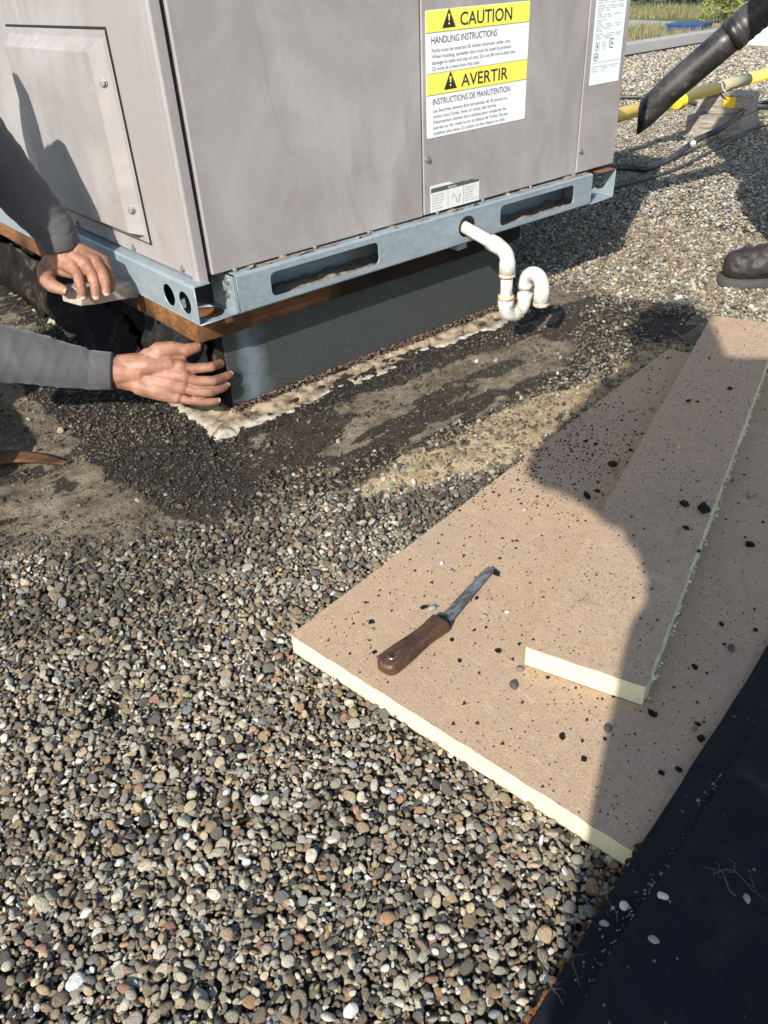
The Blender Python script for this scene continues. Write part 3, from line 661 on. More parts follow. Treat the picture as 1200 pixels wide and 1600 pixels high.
fit([(PX + .032, PY, .096), (UX - .025, PY, .096)] + [Vector((UX - .024, PY, .096)) + Vector((.024 * math.sin(t), 0, .026 * (1 - math.cos(t)))) for t in np.linspace(.15, PI / 2, 8)] + [(UX, PY, .135)])
b = MB(); b.tube([(UX, PY, .13), (UX, PY, .155)], rp, 20); b.build('pipe', 'pvc', dr, smooth=True)
fit([(UX, PY, .145), (UX, PY, .156)] + [Vector((UX, PY - .024, .156)) + Vector((0, .024 * math.cos(t), .026 * math.sin(t))) for t in np.linspace(.2, PI - .2, 12)] + [(UX, PY - .048, .150), (UX, PY - .048, .118)])
b = MB(); b.tube([(UX, PY - .048, .1240), (UX, PY - .048, .1165)], rf * 1.115, 20); b.build('joint_stain', 'pvc_stain', dr, smooth=True)
b = MB(); b.tube([(UX, PY - .048, .1158), (UX, PY - .048, .1155)], rp * .95, 20); b.build('pipe_bore', 'black', dr)
# black conduit arcing out behind the unit's right side
b = MB(); P = [(1.21, .10, 1.02), (1.232, .085, 1.0), (1.246, .075, .92), (1.246, .07, .80), (1.241, .07, .70), (1.232, .075, .635), (1.212, .085, .60)]
b.tube(P, .017, 12); b.build('flexible_conduit', 'hose_black', unit, smooth=True)

# ------------------------------------------------------------------ curb and nailer
CI = .073
curb = empty('roof_curb', (.6, .9, 0), 'dark galvanized sheet metal roof curb under the unit', 'roof curb')
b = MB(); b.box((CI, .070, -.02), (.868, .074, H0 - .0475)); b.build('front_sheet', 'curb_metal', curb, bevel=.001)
Yg, Zg = grid(.0745, YB - .1, -.02, H0 - .0485, .01)
Xg = CI - .004 - np.maximum(0, fbm(Yg, Zg, 16, 4, 40) - .45) * .05
Xg[:, 0] = CI + .001
link('side_sheet', np_mesh('side_sheet', np.stack([Xg, Yg, Zg], -1).reshape(-1, 3), grid_faces(*Xg.shape)[:, ::-1], ['flashing']), curb)
b = MB(); b.box((.864, .0745, -.02), (.868, YB - .1, H0 - .0475)); b.build('side_sheet', 'curb_metal', curb)
b = MB(); b.box((CI, YB - .1, -.02), (.868, YB - .096, H0 - .0475)); b.build('rear_sheet', 'curb_metal', curb)
def lumber(a, b_, name, mat, parent, seed=0, **kw):
    m_ = MB(); m_.box(a, b_); me = m_.mesh(name, mat); bm = bmesh.new(); bm.from_mesh(me)
    L = max(b_[i] - a[i] for i in range(3)); bmesh.ops.bevel(bm, geom=bm.edges[:], offset=.0025, segments=2, affect='EDGES', profile=.5)
    long_ = [e for e in bm.edges if e.calc_length() > L * .6]; bmesh.ops.subdivide_edges(bm, edges=long_, cuts=24)
    for v in bm.verts:
        n_ = mnoise.noise_vector(v.co * 18 + Vector((seed, 0, 0))); v.co += Vector((n_.x, n_.y, n_.z)) * .0022
    bm.to_mesh(me); bm.free(); me.shade_smooth(); o = link(name, me, parent, **kw); return o
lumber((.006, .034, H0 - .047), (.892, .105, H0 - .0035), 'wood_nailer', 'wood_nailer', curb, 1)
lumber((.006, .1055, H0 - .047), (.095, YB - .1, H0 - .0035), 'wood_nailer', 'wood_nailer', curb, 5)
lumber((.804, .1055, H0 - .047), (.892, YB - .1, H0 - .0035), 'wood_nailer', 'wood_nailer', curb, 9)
b = MB(); b.box((.655, .012, H0 - .018), (.685, .033, H0 - .0045)); b.build('rail_clip', 'galv', curb)
# torn flashing left round the curb: pale crust
def crustmesh():
    xs = np.concatenate([np.arange(-.045, .09, .0045), np.arange(.09, .98, .0055)]); ys = np.concatenate([np.arange(-.04, .09, .0042), np.arange(.09, 1.7, .009)])
    Xc, Yc = np.meshgrid(xs, ys); Fq = grid_faces(*Xc.shape)
    wob = (fbm(Xc, Yc, 14, 5, 60) - .5) * .06 + (fbm(Xc, Yc, 70, 3, 63) - .5) * .018; q = quad_d(Xc, Yc) + wob
    h = ss(.006, -.006, q) * .005 + ss(-.03, -.075, q) * .013
    h += (fbm(Xc, Yc, 55, 5, 61) - .5) * .012 * ss(.012, -.004, q); h -= .010 * ss(.0, .02, q)
    h += np.exp(-((Xc) ** 2 + Yc ** 2) / .1 ** 2) * .008 * ss(.0, -.02, q)
    n = fbm(Xc, Yc, 30, 4, 66); right = ss(.86, .7, Xc) * ss(1.3, .8, Yc)
    white = .8 * np.clip(ss(-.020, -.008, q) * ss(.30, .48, n + .10), 0, 1) * np.where(Xc < .02, .8, 1) * (.5 + .5 * right)
    n3 = fbm(Xc, Yc, 60, 4, 71); darkm = np.clip(ss(-.056, -.066, q) * .9 + (ss(.58, .66, n) * .5 + ss(.60, .68, n3) * .6) * (1 - .8 * white) + ss(.006, .014, q) * .8, 0, 1)
    keep = ((Xc < .086) | (Yc < .086) | (Xc > .862))
    k = keep.reshape(-1)[Fq].all(1); V = np.stack([Xc, Yc, h + .002], -1).reshape(-1, 3)
    return np_mesh('torn_flashing', V, Fq[k], ['crust'], {'white': white, 'dark': darkm})
link('torn_flashing', crustmesh(), None, 'pale crusty torn edge of old flashing round the foot of the curb', 'flashing')
# debris line where the curb meets the crust
b = MB()
for i in range(1100):
    x = random.uniform(.06, .86); s_ = random.uniform(.0008, .0024); b.cur = random.randrange(3); b.sphere((x, .066 - abs(random.gauss(0, .005)), .026 + random.uniform(-.004, .005)), s_, 6, (1.6, 1, .7))
o = b.build('rust_crumbs', ['rust', 'dust', 'tar'], None, kind='stuff', label='rusty brown crumbs along the foot of the curb', cat='debris')
# peeled black membrane beside the curb
def sheet_obj(name, P, nu, nv, amp, mat, th, label, cat, seed, fr=14, edge_amp=1.6, crease=0.):
    """bicubic-ish sheet through rows of control points"""
    rows = []
    for row in P:
        pts = [Vector(p) for p in row]; out = []
        for k in range(nu):
            t = k / (nu - 1) * (len(pts) - 1); i = min(int(t), len(pts) - 2); f = t - i
            p0, p1, p2, p3 = pts[max(i - 1, 0)], pts[i], pts[i + 1], pts[min(i + 2, len(pts) - 1)]
            out.append(.5 * ((2 * p1) + (p2 - p0) * f + (2 * p0 - 5 * p1 + 4 * p2 - p3) * f * f + (3 * p1 - p0 - 3 * p2 + p3) * f ** 3))
        rows.append(out)
    V = []
    for k in range(nv):
        t = k / (nv - 1) * (len(rows) - 1); i = min(int(t), len(rows) - 2); f = t - i
        for q in range(nu):
            p0, p1, p2, p3 = rows[max(i - 1, 0)][q], rows[i][q], rows[i + 1][q], rows[min(i + 2, len(rows) - 1)][q]
            p = .5 * ((2 * p1) + (p2 - p0) * f + (2 * p0 - 5 * p1 + 4 * p2 - p3) * f * f + (3 * p1 - p0 - 3 * p2 + p3) * f ** 3)
            e_ = edge_amp if k in (0, nv - 1) or q in (0, nu - 1) else 1
            n_ = mnoise.noise_vector(p * fr + Vector((seed, seed, 0))); n2 = mnoise.noise_vector(p * fr * 3.7)
            cz_ = crease * ((1 - abs(mnoise.noise(p * 4.3 + Vector((seed, 0, 0))))) ** 10 + .6 * (1 - abs(mnoise.noise(p * 9.1 + Vector((0, seed, 0))))) ** 12) if crease else 0
            V.append(p + n_ * amp * e_ + n2 * amp * .35 * e_ + Vector((0, 0, cz_)))
    Fs = [(a * nu + c, a * nu + c + 1, (a + 1) * nu + c + 1, (a + 1) * nu + c) for a in range(nv - 1) for c in range(nu - 1)]
    m_ = MB(); m_.add(V, Fs); o = m_.build(name, mat, None, True, label=label, cat=cat)
    s_ = o.modifiers.new('s', 'SOLIDIFY'); s_.thickness = th; s_.offset = -1
    return o
sheet_obj('peeled_membrane', [[(-.015, .30, .012), (.012, .36, .055), (.045, .42, .085)], [(-.005, .55, .015), (.02, .55, .07), (.05, .57, .12)], [(.0, .85, .015), (-.01, .85, .09), (.03, .86, .16)], [(.0, 1.2, .015), (-.05, 1.2, .11), (-.02, 1.22, .2)], [(.01, 1.65, .015), (-.04, 1.65, .12), (.01, 1.65, .22)]], 16, 70, .011, 'flashing', .004, 'brown black peeled flashing sheet leaning along the left side of the curb', 'membrane', 3, 24)
sheet_obj('torn_felt', [[(.055, .09, .04), (.035, .085, .10), (.05, .085, .165)], [(.05, .20, .03), (.028, .20, .10), (.05, .20, .17)], [(.055, .36, .03), (.035, .36, .11), (.055, .36, .18)]], 14, 34, .010, 'tar', .005, 'torn black felt hanging on the curb corner behind the fingers', 'felt', 8, 26)
sheet_obj('fallen_felt', [[(-.25, .70, .010), (-.19, .68, .016), (-.12, .70, .012)], [(-.25, .9, .012), (-.19, .9, .04), (-.11, .9, .02)], [(-.27, 1.2, .012), (-.20, 1.2, .06), (-.12, 1.2, .03)], [(-.30, 1.6, .012), (-.2, 1.6, .06), (-.12, 1.6, .03)]], 16, 40, .010, 'tar', .005, 'black crumpled felt lying in shade left of the curb', 'felt', 5, 22)

# ------------------------------------------------------------------ insulation boards
def board(name, o, u, L, Wd, z0, z1, ragged, label):
    """o: near-left corner, u: unit vector along the length; ragged: noise per side (near, right, far, left)"""
    u = Vector((u[0], u[1])).normalized(); v = Vector((u.y, -u.x))
    def outline(amp, grow, seed, fr):
        P = []; C4 = [(0, 0, 1, 0), (0, 0, 0, 1)]
        sides = [((0, 0), (0, Wd)), ((0, Wd), (L, Wd)), ((L, Wd), (L, 0)), ((L, 0), (0, 0))]; nr = [(-1, 0), (0, 1), (1, 0), (0, -1)]
        for si, ((a0, b0), (a1, b1)) in enumerate(sides):
            ln = math.hypot(a1 - a0, b1 - b0); n = int(ln / .006)
            for k in range(n):
                t = k / n; a = a0 + (a1 - a0) * t; b_ = b0 + (b1 - b0) * t
                q = (mnoise.noise(Vector((a * fr + seed, b_ * fr, si * 7))) + .6 * mnoise.noise(Vector((a * fr * 4 + seed, b_ * fr * 4, si * 9)))) * amp[si] + grow[si]
                e_ = min(t, 1 - t) * ln; q *= min(1, e_ / .02)
                P.append((a + nr[si][0] * q, b_ + nr[si][1] * q))
        return P
    def w3(a, b_, z): return (o[0] + u.x * a + v.x * b_, o[1] + u.y * a + v.y * b_, z)
    root = empty(name, w3(L / 2, Wd / 2, z0), label, 'insulation board')
    rows = 5; m_ = MB(); lo = None; n = 0
    for r_ in range(rows):
        P = outline([a * (1 if 0 < r_ < rows - 1 else .8) for a in ragged[0]], ragged[1], 3 + r_ * .35, 26); n = len(P)
        z = z0 + .001 + (z1 - z0 - .002) * r_ / (rows - 1); m_.v += [w3(a, b_, z) for a, b_ in P]
    for r_ in range(rows - 1): m_.f += [(r_ * n + k, r_ * n + (k + 1) % n, (r_ + 1) * n + (k + 1) % n, (r_ + 1) * n + k) for k in range(n)]
    m_.f += [tuple(range(n))[::-1], tuple(range((rows - 1) * n, rows * n))]; m_.mi = [0] * len(m_.f); m_.build('foam_core', 'foam', root)
    for nm, za, zb, sd_ in (('facer', z1 - .0012, z1, 50), ('facer', z0, z0 + .0012, 80)):
        P = outline([.0016, .0016, .0016, .0012], [.0006] * 4, sd_, 40); n = len(P); m_ = MB()
        m_.v = [w3(a, b_, za) for a, b_ in P] + [w3(a, b_, zb) for a, b_ in P]
        m_.f = [tuple(range(n))[::-1], tuple(range(n, 2 * n))] + [(k, (k + 1) % n, n + (k + 1) % n, n + k) for k in range(n)]
        m_.mi = [0, 0] + [1] * n; m_.build(nm, ['facer', 'facer_edge'], root)
    return root, w3
ZB1, ZB2 = .036, .068
pA = G(455, 992, ZB1); pE = G(1045, 545, ZB1)
b1, w1 = board('insulation_board', pA, pE - pA, (pE - pA).length, .61, .004, ZB1, ([.0012, .002, .003, .0025], [0, 0, 0, 0]), 'wide tan faced foam insulation board lying on the gravel under the narrow strip')
q0 = G(822, 1010, ZB2); q1 = G(1113, 493, ZB2)
b2, w2 = board('insulation_board', q0, q1 - q0, (q1 - q0).length, .143, ZB1 + .0006, ZB2, ([.0015, .0038, .002, .001], [.0005, .0022, 0, 0]), 'narrow tan foam insulation strip with ragged cut edge on top of the wide board')
m_ = MB()                                    # torn foam shreds on the ragged edge
for k in range(170):
    a = random.uniform(0, 1.17); s_ = random.uniform(.0007, .0022); p = w2(a, .1465 + random.uniform(-.001, .004), ZB2 - random.uniform(0, .022))
    m_.sphere(p, s_, 6, (random.uniform(.6, 1.8), random.uniform(.6, 1.5), random.uniform(.4, 1)))
m_.build('foam_shreds', 'foam', b2, kind='stuff')
def in_board1(x, y, g=0.):
    uu = (pE - pA).normalized(); dx, dy = x - pA.x, y - pA.y; a = dx * uu.x + dy * uu.y; c = dx * uu.y - dy * uu.x
    return (a > -g) & (a < (pE - pA).length + g) & (c > -g) & (c < .61 + g)

# ------------------------------------------------------------------ black membrane, lower right
def offs(p, d, z): return (p.x + d[0], p.y + d[1], z)
E1 = [G(770, 1720, .022), G(830, 1600, .026), G(905, 1475, .034), G(985, 1350, .041), G(1090, 1185, .042), G(1200, 1010, .042), G(1330, 800, .042)]
rowsP = [[tuple(p) for p in E1]]
for d_, zz_ in ((.05, .008), (.16, .010), (.32, .006), (.5, .0)): rowsP.append([(p.x + d_ * .12, p.y - d_, max(p.z, .03) + zz_) for p in E1])
ms = sheet_obj('membrane_sheet', rowsP, 150, 90, .0020, 'epdm', .003, 'dusty black roofing membrane sheet lying over the corner of the wide board', 'membrane', 2, 9, .8, .006)
E2 = [G(800, 1760, .05), G(880, 1625, .05), G(935, 1530, .052), G(1020, 1395, .055), G(1090, 1290, .056), G(1135, 1215, .058), G(1210, 1070, .06), G(1330, 900, .06)]
rowsP = [[tuple(p) for p in E2]]
for d_, zz_ in ((.035, .008), (.12, .008), (.26, .006), (.42, .006)): rowsP.append([(p.x + d_ * .12, p.y - d_, p.z + zz_) for p in E2])
sheet_obj('membrane_sheet', rowsP, 150, 84, .0030, 'epdm', .003, 'upper black membrane layer folded on top of the lower black sheet', 'membrane', 12, 11, 1., .007)
b = MB()                                     # torn reinforcement along the sheet's raw edge
for i in range(260):
    t = random.uniform(0, 3.2); k = min(int(t), 5); p = E1[k].lerp(E1[k + 1], t - k); n_ = mnoise.noise(p * 60)
    if n_ > -.1: b.sphere((p.x - .001 + random.gauss(0, .0016), p.y + .002 + random.gauss(0, .0016), p.z - .003 + random.gauss(0, .0012)), random.uniform(.0006, .0022), 6, (2.2, 1.2, .6))
b.build('torn_edge', 'wood_nailer', ms)
# roots and grit lying on the membrane
bs = MB()
for k in range(520):
    q = E1[0].lerp(E1[-1], random.random()); dd = random.uniform(.01, .42); u_ = random.uniform(0, 5.9); k2 = int(u_); q = E1[k2].lerp(E1[min(k2 + 1, 6)], u_ - k2); h_ = .076 if dd > .14 else .058
    bs.sphere((q.x + dd * .12, q.y - dd, h_ + random.uniform(-.001, .004)), .0007 * math.exp(random.gauss(0, .5)), 5, (1.4, 1, .6))
for k in range(700):                         # grime gathered along the fold
    u_ = random.uniform(0, 6.9); k2 = int(u_); q = E2[k2].lerp(E2[min(k2 + 1, 7)], u_ - k2)
    if mnoise.noise(q * 14) + random.uniform(-.4, .3) < 0: continue
    bs.sphere((q.x + random.gauss(0, .005), q.y + random.gauss(.002, .005), q.z + .002 + random.uniform(-.002, .003)), .0006 * math.exp(random.gauss(0, .5)), 5, (1.6, 1, .6))
bs.build('dust_specks', 'dust', None, kind='stuff', label='pale grit scattered over the black membrane', cat='debris')
def twig(p, L, name, label, ang):
    m_ = MB(); pts = []; q = Vector(p); a = ang
    for k in range(9): pts.append(q.copy()); a += random.uniform(-.9, .9); q += Vector((math.cos(a), math.sin(a), random.uniform(-.1, .1))) * L / 9
    m_.tube(pts, [.0005 * (1 - k / 12) for k in range(9)], 6)
    for k in (2, 3, 5, 6):
        a2 = a + random.choice((-1, 1)) * random.uniform(.6, 1.3); pp = [pts[k] + Vector((math.cos(a2 + random.uniform(-.5, .5)), math.sin(a2 + random.uniform(-.5, .5)), .08)) * L * .06 * j for j in range(4)]; m_.tube(pp, [.0004, .0003, .0003, .0002], 5)
    return m_.build(name, 'bark', None, True, label=label, cat='root')
for x, y, L, an, lb in ((905, 1540, .07, .2, 'thin dry root on the black sheet near its lower torn edge'), (965, 1440, .06, .9, 'thin dry root beside the small pebbles on the black sheet'), (1115, 1365, .06, .1, 'thin dry root on the upper black membrane layer'), (1150, 1400, .045, 2.2, 'short root tangle on the upper black membrane layer, rightmost'), (880, 1570, .06, 1.2, 'thin dry root at the bottom of the black sheet')):
    z = .05 if x < 1000 else .071
    twig(G(x, y, z), L, 'root', lb, an)

# ------------------------------------------------------------------ stones and tar chunks
def pebble_mesh(seed, sub=3, ang=.35):
    bm = bmesh.new(); bmesh.ops.create_icosphere(bm, subdivisions=sub, radius=1); r_ = random.Random(seed)
    sx, sy, sz = 1, r_.uniform(.5, .92), r_.uniform(.38, .7); off = Vector((r_.uniform(0, 99), r_.uniform(0, 99), 0))
    planes = [(Vector((r_.gauss(0, 1), r_.gauss(0, 1), r_.gauss(0, 1))).normalized(), r_.uniform(.55, .9)) for _ in range(r_.randint(4, 10))]
    for v in bm.verts:
        p = v.co.copy(); k = 1 + .20 * mnoise.noise(p * .9 + off) + .07 * mnoise.noise(p * 2.2 + off)
        for n_, d_ in planes:
            h = p.dot(n_) * k - d_
            if h > 0: k -= h * .8
        v.co = Vector((p.x * sx, p.y * sy, p.z * sz)) * k
    me = bpy.data.meshes.new('pebble'); bm.to_mesh(me); bm.free(); me.shade_smooth(); return me
def chunk_mesh(seed, sub=2):
    bm = bmesh.new(); bmesh.ops.create_icosphere(bm, subdivisions=sub, radius=1); r_ = random.Random(seed); off = Vector((r_.uniform(0, 99), r_.uniform(0, 99), 0))
    for v in bm.verts:
        p = v.co.copy(); k = 1 + .55 * mnoise.noise(p * 1.3 + off) + .3 * mnoise.noise(p * 3 + off); v.co = Vector((p.x, p.y * .75, p.z * .5)) * k
    me = bpy.data.meshes.new('chunk'); bm.to_mesh(me); bm.free(); me.materials.append(MT['tar']); return me
PROT = [pebble_mesh(100 + k) for k in range(12)]
protos = []
# (px, py, size mm, tone, board) pebbles that lie on the boards; they double as the gravel's shapes
PB = [(705, 895, 9, 'grey', 1, 'grey pebble on the wide board just above the knife blade'), (675, 952, 11, 'grey', 1, 'grey pebble touching the wide board beside the knife collar'), (793, 958, 7, 'pale', 1, 'pale round pebble on the wide board right of the knife collar'),
      (757, 963, 6, 'grey', 1, 'small grey flat pebble just right of the knife collar'), (732, 940, 7, 'brown', 1, 'brown pebble against the lower edge of the knife blade'), (581, 985, 6, 'grey', 1, 'small grey pebble left of the knife handle on the wide board'),
      (812, 1047, 9, 'brown', 1, 'dull brown pebble in front of the narrow strip corner'), (802, 1072, 13, 'dark', 1, 'dark glossy split stone below the narrow strip corner'), (1142, 1015, 11, 'dark', 1, 'dark round pebble on the shaded board right of the strip'),
      (1173, 774, 13, 'grey', 1, 'grey oval stone on shaded board near the right picture edge'), (690, 881, 6, 'pale', 1, 'pale flat pebble above the knife on the wide board'), (1105, 687, 8, 'grey', 2, 'grey flat pebble in the middle of the narrow strip'),
      (1060, 700, 6, 'pale', 2, 'small pale pebble on the shaded narrow strip'), (820, 798, 8, 'tan', 1, 'tan pebble where the rounded shadow ends on the wide board'), (1085, 1140, 8, 'brown', 1, 'brown stone in the shade right of the strip end'), (1018, 640, 9, 'brown', 1, 'brown stone at the shaded foot of the narrow strip'),
      (950, 1140, 9, 'dark', 1, 'dark stone in sunlight below the narrow strip end'), (975, 1417, 8, 'pale', 3, 'pale round pebble on the black membrane left of the fold'), (1035, 1402, 9, 'pale', 3, 'pale pebble lying on the fold of the black membrane'), (943, 1444, 8, 'grey', 3, 'grey pebble near the torn edge of the black membrane'), (1022, 1473, 10, 'grey', 3, 'grey pebble on the black membrane below the fold'), (1167, 1407, 8, 'grey', 3, 'grey chip on the upper black membrane, far right')]
for k, (x, y, mm_, tone, bd, lb) in enumerate(PB):
    me = PROT[k] if k < 12 else PROT[k % 12].copy(); me.materials.clear(); me.materials.append(MT['stone_' + tone])
    z = {1: ZB1, 2: ZB2, 3: .050}[bd]; s_ = mm_ * .00060
    if x > 1100 and bd == 3: z = .074
    if 1000 < x < 1100 and bd == 3: z = .062
    o = link('pebble', me, None, lb, 'pebble', 'loose pebbles on the boards and sheet'); o.location = G(x, y, z) + Vector((0, 0, s_ * .42)); o.scale = (s_,) * 3; o.rotation_euler = (random.uniform(-.2, .2), random.uniform(-.2, .2), random.uniform(0, 6.28))
    if k < 12: protos.append(o)
CH = [chunk_mesh(200 + k) for k in range(8)]
TC = [(957, 727, 13, 1, 'large black tar chunk on the shaded wide board beside the strip'), (917, 776, 11, 1, 'black tar chunk on the wide board at the strip edge, in shade'), (1069, 789, 12, 2, 'black tar chunk on the strip, left of the larger crescent chunk'), (1100, 797, 17, 2, 'largest crescent shaped black tar chunk on the narrow strip'),
      (1140, 608, 8, 2, 'black tar crumb near the far end of the narrow strip'), (1072, 826, 8, 2, 'small black tar chunk below the pair on the narrow strip'), (1171, 852, 10, 1, 'black tar chunk on shaded board near right picture edge'), (1019, 1116, 9, 1, 'black tar chunk in shade just below the strip corner'),
      (662, 950, 8, 1, 'small black tar chunk beside the knife collar'), (775, 897, 9, 1, 'black tar chunk at the knife tip'), (596, 1028, 7, 1, 'black tar crumb touching the butt of the knife handle'), (745, 935, 5, 1, 'tiny black tar crumb along the lower edge of the knife blade'), (778, 1018, 6, 1, 'black tar crumb on the sunlit board between knife and strip corner'), (706, 1000, 5, 1, 'black tar crumb just right of the knife handle'), (580, 973, 7, 1, 'black tar crumb left of the knife, nearest the sunny board edge'), (585, 1020, 5, 1, 'tiny black tar crumb left of the knife handle butt'), (718, 1033, 4, 1, 'tiny black tar crumb below the middle of the knife handle'),
      (878, 1152, 7, 1, 'black tar crumb in sunlight below the left half of the strip end'), (912, 1187, 6, 1, 'black tar crumb near the shadow line below the strip end'), (945, 1155, 4, 1, 'tiny black tar crumb beside the dark stone below the strip end'), (1060, 1203, 6, 1, 'black tar crumb in shade, right one of a pair near the black sheet'), (1033, 1208, 6, 1, 'black tar crumb in shade, left one of a pair near the black sheet'), (1086, 1043, 6, 1, 'black tar crumb in shade just right of the strip corner'), (1090, 1132, 5, 1, 'tiny black tar crumb above the brown stone in the shade'), (1095, 1155, 7, 1, 'black tar crumb close to the black sheet, below the brown stone'), (1127, 976, 6, 1, 'black tar crumb in shade above the dark round pebble'), (1180, 985, 5, 1, 'tiny black tar crumb in shade at the far right of the board'), (1090, 628, 5, 2, 'tiny black tar crumb on the strip, right of a larger crumb'), (1075, 627, 7, 2, 'small black tar crumb on the upper half of the strip'), (1108, 560, 5, 2, 'tiny black tar crumb near the far left end of the strip'), (934, 768, 7, 1, 'black tar crumb right of the chunk at the shaded strip edge'), (915, 690, 6, 1, 'black tar crumb among the shaded scatter on the wide board, left one'), (930, 695, 5, 1, 'small black tar crumb among the shaded scatter on the wide board, right one'), (985, 704, 7, 1, 'black tar crumb against the shaded foot of the strip'), (1043, 560, 5, 1, 'tiny black tar crumb at the far corner of the wide board'), (1092, 862, 5, 2, 'tiny black tar crumb low on the shaded part of the strip'), (1060, 1240, 5, 1, 'lowest black tar crumb in the shade beside the black sheet')]
for k, (x, y, mm_, bd, lb) in enumerate(TC):
    z = {1: ZB1, 2: ZB2}[bd]; s_ = mm_ * .0007
    o = link('tar_chunk', CH[k % 8], None, lb or ('small black tar crumb lying on the narrow tan strip' if bd == 2 else 'small black tar crumb lying on the wide tan board'), 'tar chunk', 'black tar bits on the boards')
    o.location = G(x, y, z) + Vector((0, 0, s_ * .3)); o.scale = (s_, s_, s_ * .9); o.rotation_euler = (random.uniform(-.3, .3), random.uniform(-.3, .3), random.uniform(0, 6.28))
# fine crumbs, uncountable
b = MB(); tet = [(0, 2, 1), (0, 1, 3), (1, 2, 3), (2, 0, 3)]
def crumb(p, s_):
    V = [Vector((random.gauss(0, 1), random.gauss(0, 1), 0)).normalized() * s_ * random.uniform(.6, 1.3) for _ in range(3)]
    a0 = random.uniform(0, 6.28); V = [Vector((math.cos(a0 + q * 2.1), math.sin(a0 + q * 2.1), 0)) * s_ * random.uniform(.6, 1.3) for q in range(3)]
    b.add([p + V[0], p + V[1], p + V[2], p + Vector((0, 0, s_ * random.uniform(.6, 1.1)))], tet)
for k in range(7000):
    r_ = random.random()
    if r_ < .3: a, c = random.gauss(.62, .12), abs(random.gauss(.05, .09))        # crumbs gathered beside the strip
    else: a, c = random.uniform(0, 1.12), random.uniform(0, .6)
    if not (0 < a < 1.12 and 0 < c < .6): continue
    if mnoise.noise(Vector((a * 7, c * 7, 3))) + random.uniform(-.5, .9) < 0 and r_ > .3: continue
    p = Vector(w1(a, c, ZB1)); s_ = min(.0035, .0007 * math.exp(random.gauss(0, .62)) * 1.3)
    crumb(p, s_)
for k in range(1300):
    p = Vector(w2(random.uniform(.01, 1.16), random.uniform(.003, .14), ZB2)); crumb(p, min(.003, .0006 * math.exp(random.gauss(0, .55)) * 1.3))
b.build('tar_crumbs', 'tar', None, kind='stuff', label='fine black tar crumbs sprinkled over the boards', cat='debris')

# ------------------------------------------------------------------ knife
kn0 = G(597, 1047, ZB1 + .008); kn1 = G(691, 973, ZB1 + .008); kn2 = G(769, 886, ZB1 + .005)
kd = (kn1 - kn0); kd.z = 0; kl = kd.length; kd.normalize(); ke = Vector((-kd.y, kd.x, 0))
knife = empty('knife', kn0.lerp(kn2, .5), 'worn knife with brown wooden handle and steel blade on the wide board', 'knife')
def solid(name, mat, loops, mapf, half, bevel, parent):
    cu = bpy.data.curves.new('t', 'CURVE'); cu.dimensions = '2D'; cu.fill_mode = 'BOTH'; cu.extrude = half - bevel; cu.bevel_depth = bevel; cu.bevel_resolution = 4; cu.offset = -bevel
    for L in loops:
        sp = cu.splines.new('POLY'); sp.points.add(len(L) - 1); sp.use_cyclic_u = True
        for p, (u, v) in zip(sp.points, L): p.co = (u, v, 0, 1)
    t = bpy.data.objects.new('t', cu); COL.objects.link(t); me = evalmesh(t, name); bpy.data.objects.remove(t)
    for v in me.vertices: v.co = mapf(v.co.x, v.co.y, v.co.z)
    me.materials.clear(); me.materials.append(MT[mat]); bm = bmesh.new(); bm.from_mesh(me); bmesh.ops.remove_doubles(bm, verts=bm.verts, dist=1e-6); bm.to_mesh(me); bm.free(); me.shade_smooth()
    try: me.set_sharp_from_angle(angle=math.radians(50))
    except Exception: pass
    return link(name, me, parent)
def smooth_loop(P, n=8):
    out = []; m_ = len(P)
    for i in range(m_):
        p0, p1, p2, p3 = (Vector(P[(i + j - 1) % m_]) for j in range(4))
        for k in range(n):
            f = k / n; q = .5 * ((2 * p1) + (p2 - p0) * f + (2 * p0 - 5 * p1 + 4 * p2 - p3) * f * f + (3 * p1 - p0 - 3 * p2 + p3) * f ** 3); out.append((q.x, q.y))
    return out
hw = .0145
HL = smooth_loop([(.000, .004), (.003, .011), (.012, .0155), (.035, .0150), (.060, .0128), (.080, .0120), (kl - .012, .0138), (kl - .001, .0132), (kl, 0), (kl - .001, -.0132), (kl - .012, -.0138), (.080, -.0122), (.060, -.0130), (.035, -.0150), (.010, -.0150), (.002, -.009)])
kmap = lambda u, v, w: kn0 + kd * u + ke * v + Vector((0, 0, w + .0015))
hd = solid('handle', 'knife_wood', [HL], kmap, .0088, .005, knife)
b = MB(); c_ = kmap(.018, .0, .0085); b.tube([c_ + Vector((0, 0, -.001)), c_ + Vector((0, 0, .0008))], .0056, 18); b.build('rivet_ring', 'brass', hd, True)
b = MB(); b.tube([c_ + Vector((0, 0, .0006)), c_ + Vector((0, 0, .0011))], .0043, 16); b.build('hanging_hole', 'black', hd)
b = MB(); pp = [kmap(kl - .010, 0, 0), kmap(kl + .004, 0, 0)]; b.tube(pp, [.0135, .0118], 18, ell=.62); b.build('collar', 'tar', knife, True)
bdv = kn2 - kn1; bl_ = bdv.length; bdv.normalize(); be = Vector((-bdv.y, bdv.x, 0)).normalized()
BL = [(-.004, .0095), (bl_ * .5, .0080), (bl_ - .012, .0072), (bl_ - .004, .0058), (bl_, .001), (bl_ - .002, -.0045), (bl_ - .01, -.0062), (bl_ * .5, -.0078), (-.004, -.0092)]
b = MB(); n = len(BL); kz = Vector((0, 0, 1))
top = [kn1 + bdv * u_ + be * v_ * .45 + kz * .0012 for u_, v_ in BL]; mid = [kn1 + bdv * u_ + be * v_ for u_, v_ in BL]; bot = [p - kz * .0026 for p in top]
